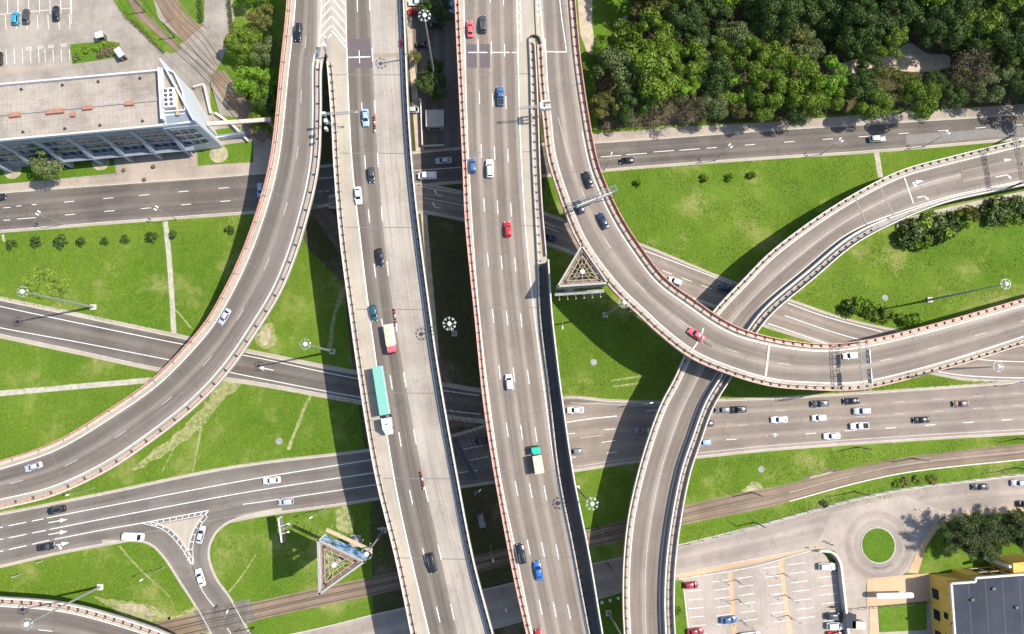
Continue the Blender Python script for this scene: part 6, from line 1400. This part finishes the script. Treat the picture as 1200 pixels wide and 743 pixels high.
WOOD = [ # x, y, radius, kind
 (728, 48, 27, 'mid'), (765, 42, 30, 'mid'), (722, 86, 27, 'grey'), (760, 86, 34, 'mid'), (704, 60, 12, 'bright'), (781, 66, 20, 'bright'), (786, 100, 17, 'mid'), (742, 120, 20, 'dark'), (711, 122, 17, 'olive'),
 (775, 128, 17, 'brown'), (803, 102, 17, 'bright'), (808, 75, 22, 'mid'), (829, 54, 20, 'grey'), (838, 88, 24, 'dark'), (858, 76, 14, 'bright'), (861, 104, 17, 'bright'), (806, 128, 18, 'brown'), (836, 122, 17, 'grey'),
 (875, 128, 16, 'olive'), (849, 58, 16, 'mid'), (884, 66, 22, 'mid'), (908, 74, 22, 'mid'), (900, 102, 24, 'mid'), (930, 88, 26, 'mid'), (945, 112, 24, 'mid'), (968, 92, 24, 'bright'), (973, 110, 18, 'mid'), (894, 128, 15, 'mid'), (930, 128, 16, 'dark'),
 (925, 50, 24, 'olive'), (945, 58, 20, 'grey'), (870, 20, 28, 'grey'), (905, 22, 30, 'dark'), (835, 18, 27, 'dark'), (800, 22, 26, 'dark'), (772, 14, 20, 'olive'), (752, 8, 16, 'olive'), (770, 18, 16, 'brown'), (815, 45, 18, 'dark'), (937, 20, 28, 'dark'),
 (862, 44, 20, 'grey'), (975, 20, 30, 'dark'), (1000, 50, 22, 'dark'), (1003, 20, 26, 'dark'), (1022, 40, 24, 'dark'), (1046, 20, 26, 'dark'), (1042, 48, 20, 'mid'), (1004, 104, 22, 'dark'), (1022, 120, 19, 'mid'), (1042, 100, 20, 'olive'), (1018, 80, 15, 'dark'),
 (1078, 117, 22, 'mid'), (1094, 98, 15, 'dark'), (1066, 100, 15, 'olive'), (1080, 20, 28, 'dark'), (1100, 34, 26, 'dark'), (1126, 22, 28, 'dark'), (1142, 54, 17, 'dark'), (1150, 36, 26, 'mid'), (1130, 98, 15, 'olive'), (1140, 82, 25, 'brown'), (1154, 102, 18, 'grey'), (1116, 112, 15, 'dark'),
 (1176, 48, 26, 'dark'), (1180, 80, 20, 'grey'), (1192, 96, 16, 'dark'), (1180, 16, 26, 'mid'), (1204, 60, 24, 'mid'), (1208, 25, 26, 'dark')]
OUT = [(x, y, 30, 'dark' if (x//30) % 2 else 'mid') for x in range(760, 1260, 42) for y in (-22, -58)]+[(x, y, 28, 'dark' if (x//28+y) % 3 else 'olive') for x in (1240, 1285) for y in range(0, 112, 36)]
def row_of(y, x):
    yl = 140-(x-700)*.045
    return 'front row' if yl-y < 42 else ('middle row' if yl-y < 90 else 'back row')
byrow = {}
for t_ in WOOD: byrow.setdefault((row_of(t_[1], t_[0]), t_[3]), []).append(t_)
ORD = ['first', 'second', 'third', 'fourth', 'fifth', 'sixth', 'seventh', 'eighth', 'ninth', 'tenth', 'eleventh', 'twelfth', 'thirteenth', 'fourteenth', 'fifteenth', 'sixteenth', 'seventeenth', 'eighteenth']
for (rw, kd), L_ in byrow.items():
    L_.sort()
    for i, (x, y, r_, k_) in enumerate(L_):
        n_ = f'{ORD[i]} {KN[k_]} tree' if len(L_) > 1 else f'only {KN[k_]} tree'
        if rw == 'back row': r_ = r_*.86
        tree(x, y, r_, k_, f'{n_} from the curved ramp, {rw} of the wood', 7.5+(r_-15)*.18+(((x*13+y*7) % 5)-2.4)*(1.1 if rw == 'back row' else .5), 'trees of the upper right wood')
for x, y, r_, k_ in OUT: tree(x, y, r_, k_, 'tree of the wood standing beyond the upper right corner rows', 10, 'trees beyond the frame of the wood')
# single trees
tree(57, 187, 20, 'grey', 'lone green tree before the front of the grey blue office block', 8, None, 0)
tree(300, 99, 23, 'bright', 'fresh green tree beside the left ramp, above the pipe bridge', 8, None, 1)
tree(283, 50, 17, 'mid', 'small dark tree above the fresh green one by the tram tracks', 6)
tree(311, 62, 16, 'grey', 'grey green tree hugging the red edge of the left ramp', 7)
tree(313, 116, 17, 'dark', 'dark tree between the fresh green tree and the left ramp', 7)
tree(308, 20, 17, 'olive', 'olive tree near the top edge beside the left ramp', 7)
tree(300, -14, 17, 'bright', 'bright tree cut by the top edge beside the left ramp', 7)
tree(507, 100, 16, 'dark', 'dark round tree at the foot of the mast in the shaded yard', 5)
tree(509, 78, 10, 'dark', 'small dark shrub tree above the round tree in the shaded yard', 4)
tree(512, 10, 17, 'dark', 'dark tree at the top edge in the shaded yard', 5)
tree(486, 66, 8, 'olive', 'yellowish thin bush tree on the sandy strip beside the left viaduct', 3)
tree(302, 142, 12, 'mid', 'small green tree right above the pipe bridge', 5)
# big pine by the yellow building: flat layered boughs
def pine(x, y, label):
    p = W(x, y, 10); r = thing('pine_tree', label, 'tree', (p[0], p[1], 0), 0, None, True); rg = np.random.default_rng(5); V = []; tm = MB()
    tm.bar((0, 0, -.1), (0, 0, 10.5), .42, 8, .12)
    for k in range(26):
        a = k*2.4+rg.uniform(-.2, .2); L_ = rg.uniform(5.5, 9.5)*(1 if abs(math.sin(a)) < .75 else .72); z = 3.5+k*.28; tm.bar((0, 0, z), (L_*math.cos(a)*.93, L_*math.sin(a)*.93, z+1.1), .11, 5, .03)
        for j in range(15):
            f = .25+.75*j/14; wdt = 1.25*(1.15-f*.6); n = 70; c0_ = np.array([L_*f*math.cos(a), L_*f*math.sin(a), z+1.1*f+.1])+rg.normal(size=3)*[.4, .4, .15]
            c = c0_+rg.normal(size=(n, 3))*[wdt*.5, wdt*.5, .22]; d = rg.normal(size=(n, 3)); d[:, 2] = abs(d[:, 2])+.4; d /= np.linalg.norm(d, axis=1)[:, None]; h = rg.normal(size=(n, 3)); u = np.cross(d, h); u /= np.linalg.norm(u, axis=1)[:, None]; v = np.cross(d, u)
            V.append(np.stack([c-u*.26, c-v*.09, c+u*.26, c+v*.09], 1).reshape(-1, 3))
    V = np.concatenate(V); me = bpy.data.meshes.new('crown'); me.vertices.add(len(V)); me.vertices.foreach_set('co', V.ravel()); me.loops.add(len(V)); me.loops.foreach_set('vertex_index', np.arange(len(V))); me.polygons.add(len(V)//4); me.polygons.foreach_set('loop_start', np.arange(0, len(V), 4)); me.update(calc_edges=True); me.materials.append(LEAF['pine'])
    c = bpy.data.objects.new('crown', me); COL.objects.link(c); c.parent = r; tm.build('trunk', M['bark'], r); return r
pine(1150, 630, 'broad dark pine with flat boughs behind the turning circle')
pine(1212, 622, 'second broad pine cut off by the right edge beside the yellow building')
# shrubs
_sh = {}
def shrub(x, y, rpx, kind, label, h=1.6, group=None, nm='shrub', el=1.0, rot=0.):
    v = int(abs(x*3+y)) % 3; k = (kind, v)
    if k not in _sh:
        me = crown_mesh('foliage', 77+v*13+len(kind), 1.0, 1.0, .75, 14, 60, .16, spread=.45); me.materials.append(LEAF[kind]); st = MB()
        for i in range(5): a = i*1.26; st.bar((0, 0, -.05), (.45*math.cos(a), .45*math.sin(a), .8), .04, 4, .015)
        _sh[k] = (me, st)
    me, st = _sh[k]; p = W(x, y, h*.5); s = rpx/4.2; r = thing(nm, label, 'shrub', (p[0], p[1], 0), rot or (x % 6), group, True); c = bpy.data.objects.new('foliage', me); COL.objects.link(c); c.parent = r; c.location = (0, 0, h*.5); c.scale = (s*el, s, h*.7)
    if not isinstance(st, bpy.types.Mesh): o = st.build('stem', M['bark'], r); _sh[k] = (me, o.data)
    else: o = bpy.data.objects.new('stem', st); COL.objects.link(o); o.parent = r
    o.scale = (s, s, h*.7)
for i, (x, y, r_) in enumerate([(13.5, 287, 6), (41, 283.5, 6), (70, 283, 7.5), (94, 283, 5), (123, 282, 4.5), (147, 279.5, 5), (177, 277.5, 6.5), (202, 275, 4.5), (269, 269.5, 5)]):
    shrub(x, y, r_*.85, 'dark', f'{ORD[i]} small dark shrub from the left edge in the line below the upper left road', 1.5, 'shrubs lined up below the upper left road')
for i, (x, y, r_) in enumerate([(747, 215, 6), (826, 208.5, 6), (855, 207.5, 6), (881, 205, 6)]):
    shrub(x, y, r_*.65, 'mid' if i else 'bright', f'{ORD[i]} small shrub from the right curved ramp on the upper right meadow', 1.6, 'small shrubs on the upper right meadow')
BUSH = [(1063, 278, 11, 'dark'), (1071, 268, 12, 'grey'), (1079, 281, 10, 'mid'), (1087, 268, 13, 'mid'), (1097, 262, 12, 'grey'), (1098, 277, 9, 'dark'), (1108, 268, 11, 'mid'), (1117, 260, 11, 'dark'), (1127, 257, 10, 'mid'), (1137, 252, 9, 'olive')]
for i, (x, y, r_, k_) in enumerate(BUSH): shrub(x, y, r_, k_, f'{ORD[i]} {KN[k_]} bush from the left in the clump beside the lower ramp loop', 3.2, 'bush clump beside the lower ramp loop', 'bush')
BUSH = [(1158, 252, 11, 'dark'), (1168, 248, 13, 'grey'), (1178, 242, 12, 'dark'), (1184, 254, 10, 'mid'), (1192, 244, 12, 'grey'), (1204, 246, 12, 'dark')]
for i, (x, y, r_, k_) in enumerate(BUSH): shrub(x, y, r_, k_, f'{ORD[i]} {KN[k_]} bush from the left in the clump at the right edge', 3.2, 'bush clump at the right edge', 'bush')
BUSH = [(994, 361, 8, 'dark'), (1003, 356, 9, 'bright'), (1012, 358, 8, 'bright'), (1020, 363, 8, 'mid'), (1031, 365, 9, 'mid'), (1040, 370, 7, 'mid'), (1062, 374, 7, 'bright'), (1072, 375, 7, 'bright')]
for i, (x, y, r_, k_) in enumerate(BUSH): shrub(x, y, r_, k_, f'{ORD[i]} {KN[k_]} bush from the left beside the slip road inside the loop', 2.4, 'bushes beside the slip road inside the loop', 'bush')
BUSH = [(38, 330, 10, 'mid'), (50, 326, 11, 'mid'), (60, 333, 11, 'mid'), (69, 336, 9, 'mid'), (48, 337, 9, 'mid')]
for i, (x, y, r_, k_) in enumerate(BUSH): shrub(x, y, r_, k_, f'{ORD[i]} low bush in the loose patch beside the mast at the left', 1.0, 'loose low bushes beside the left mast', 'bush')
for i, (x, y, r_, k_) in enumerate([(92, 62, 5, 'bright'), (90, 68, 4, 'grey'), (100, 58, 4, 'mid'), (120, 54, 5, 'mid'), (132, 55, 4, 'olive'), (126, 60, 5, 'brown'), (118, 64, 4, 'brown'), (112, 57, 3.5, 'bright')]):
    shrub(x, y, r_, k_, f'{ORD[i]} flower bed plant in the garden patch beside the booths', .9, 'plants in the garden patch', 'bush')
for i, (x, y, r_, k_) in enumerate([(966, 591, 4, 'dark'), (1060, 565, 5, 'olive'), (1075, 562, 4, 'mid'), (1092, 561, 5, 'olive'), (1052, 567, 4, 'mid'), (795, 716, 4, 'mid'), (760, 648, 3, 'dark')]):
    shrub(x, y, r_, k_, [ 'small dark bush at the fence of the access road', 'scrubby olive bush left of the light stones by the fence', 'green bush among the stones by the fence', 'olive bush right of the stones by the fence', 'small green bush at the start of the stones', 'weed bush on the strip beside the lower car park', 'dark weed bush under the lower ramp edge'][i], .9, None, 'bush')
for a_, b_, k_ in [((146, 15), (170, 38), 'mid'), ((170, 38), (192, 60), 'mid'), ((233, -10), (235, 25), 'dark'), ((268, 0), (272, 45), 'dark')]:
    n_ = 6; hz = W((a_[0]+b_[0])/2, (a_[1]+b_[1])/2); r = thing('hedge', f'clipped hedge strip along the upper left tracks near {"the top edge" if a_[1] < 20 else "the junction"}, {"west" if a_[0] < 200 else ("middle" if a_[0] < 250 else "east")} side', 'hedge', hz); VV = []
    rg = np.random.default_rng(int(a_[0])); c = C([a_, b_], .5, .25); me = None; pts = np.repeat(c, 26, axis=0); n = len(pts); cc = pts+rg.normal(size=(n, 3))*[.38, .38, .25]; d = rg.normal(size=(n, 3)); d[:, 2] = abs(d[:, 2])+.3; d /= np.linalg.norm(d, axis=1)[:, None]; u = np.cross(d, rg.normal(size=(n, 3))); u /= np.linalg.norm(u, axis=1)[:, None]; v = np.cross(d, u)
    q = np.stack([cc-u*.14, cc-v*.1, cc+u*.14, cc+v*.1], 1).reshape(-1, 3)-hz; me = bpy.data.meshes.new('foliage'); me.vertices.add(len(q)); me.vertices.foreach_set('co', q.ravel()); me.loops.add(len(q)); me.loops.foreach_set('vertex_index', np.arange(len(q))); me.polygons.add(len(q)//4); me.polygons.foreach_set('loop_start', np.arange(0, len(q), 4)); me.update(calc_edges=True); me.materials.append(LEAF[k_]); o = bpy.data.objects.new('foliage', me); COL.objects.link(o); o.parent = r
# tufts of taller grass and weeds: uncountable
rg = np.random.default_rng(3); A_ = []
def inpoly(px, py, poly):
    c = False; n = len(poly)
    for i in range(n):
        x1, y1 = poly[i]; x2, y2 = poly[(i+1) % n]
        if (y1 > py) != (y2 > py) and px < (x2-x1)*(py-y1)/(y2-y1)+x1: c = not c
    return c
MEADOW = [[(0, 273), (192, 261), (202, 390), (110, 373), (0, 350)], [(200, 261), (290, 252), (282, 300), (250, 360), (216, 395)], [(0, 400), (180, 435), (170, 442), (0, 460)], [(0, 466), (170, 452), (120, 480), (0, 538)], [(300, 452), (425, 472), (432, 525), (300, 542), (240, 552), (110, 580), (200, 520), (270, 450)], [(0, 668), (146, 638), (175, 642), (200, 680), (225, 718), (150, 715), (0, 690)], [(300, 607), (440, 588), (455, 670), (300, 700), (265, 690), (248, 650), (262, 618)],
 [(708, 200), (900, 187), (1020, 180), (1026, 205), (960, 245), (880, 305), (845, 324), (740, 280), (712, 230)], [(960, 330), (1010, 292), (1060, 265), (1200, 235), (1200, 340), (1040, 384), (930, 350)], [(650, 380), (700, 350), (760, 400), (770, 468), (664, 464)], [(822, 540), (1200, 510), (1200, 520), (1000, 545), (800, 588)], [(795, 620), (900, 598), (1060, 558), (1200, 543), (1200, 552), (900, 610), (795, 634)], [(850, 455), (1100, 442), (1200, 447), (900, 466), (850, 468)]]
for poly in MEADOW:
    xs = [p[0] for p in poly]; ys = [p[1] for p in poly]; ar = (max(xs)-min(xs))*(max(ys)-min(ys)); nn = int(ar*.6)
    X = rg.uniform(min(xs), max(xs), nn); Y = rg.uniform(min(ys), max(ys), nn)
    for x, y in zip(X, Y):
        f = math.sin(x*.11+1.7*math.sin(y*.07))+math.sin(y*.13+1.3*math.sin(x*.05+2))
        if f < rg.uniform(-1.6, 1.6) or not inpoly(x, y, poly): continue
        A_.append(W(x, y, .06))
A_ = np.array(A_); A_[:, 2] = .07; n = len(A_)
d = rg.normal(size=(n, 3)); d[:, 2] = abs(d[:, 2])+.7; d /= np.linalg.norm(d, axis=1)[:, None]; u = np.cross(d, rg.normal(size=(n, 3))); u /= np.linalg.norm(u, axis=1)[:, None]; v = np.cross(d, u); s = rg.uniform(.08, .24, n)[:, None]
q = np.stack([A_-u*s, A_-v*s*.6, A_+u*s, A_+v*s*.6], 1).reshape(-1, 3); q[:, 2] = np.maximum(q[:, 2], .03); me = bpy.data.meshes.new('grass_tufts'); me.vertices.add(len(q)); me.vertices.foreach_set('co', q.ravel()); me.loops.add(len(q)); me.loops.foreach_set('vertex_index', np.arange(len(q))); me.polygons.add(len(q)//4); me.polygons.foreach_set('loop_start', np.arange(0, len(q), 4)); me.update(calc_edges=True)
me.materials.append(leaf_mat('grass_blades', (.085, .175, .006), (.19, .27, .025), .2)); o = bpy.data.objects.new('grass', me); COL.objects.link(o); tag(o, 'short meadow grass with lighter tufts between the roads', 'grass', None, 'stuff')
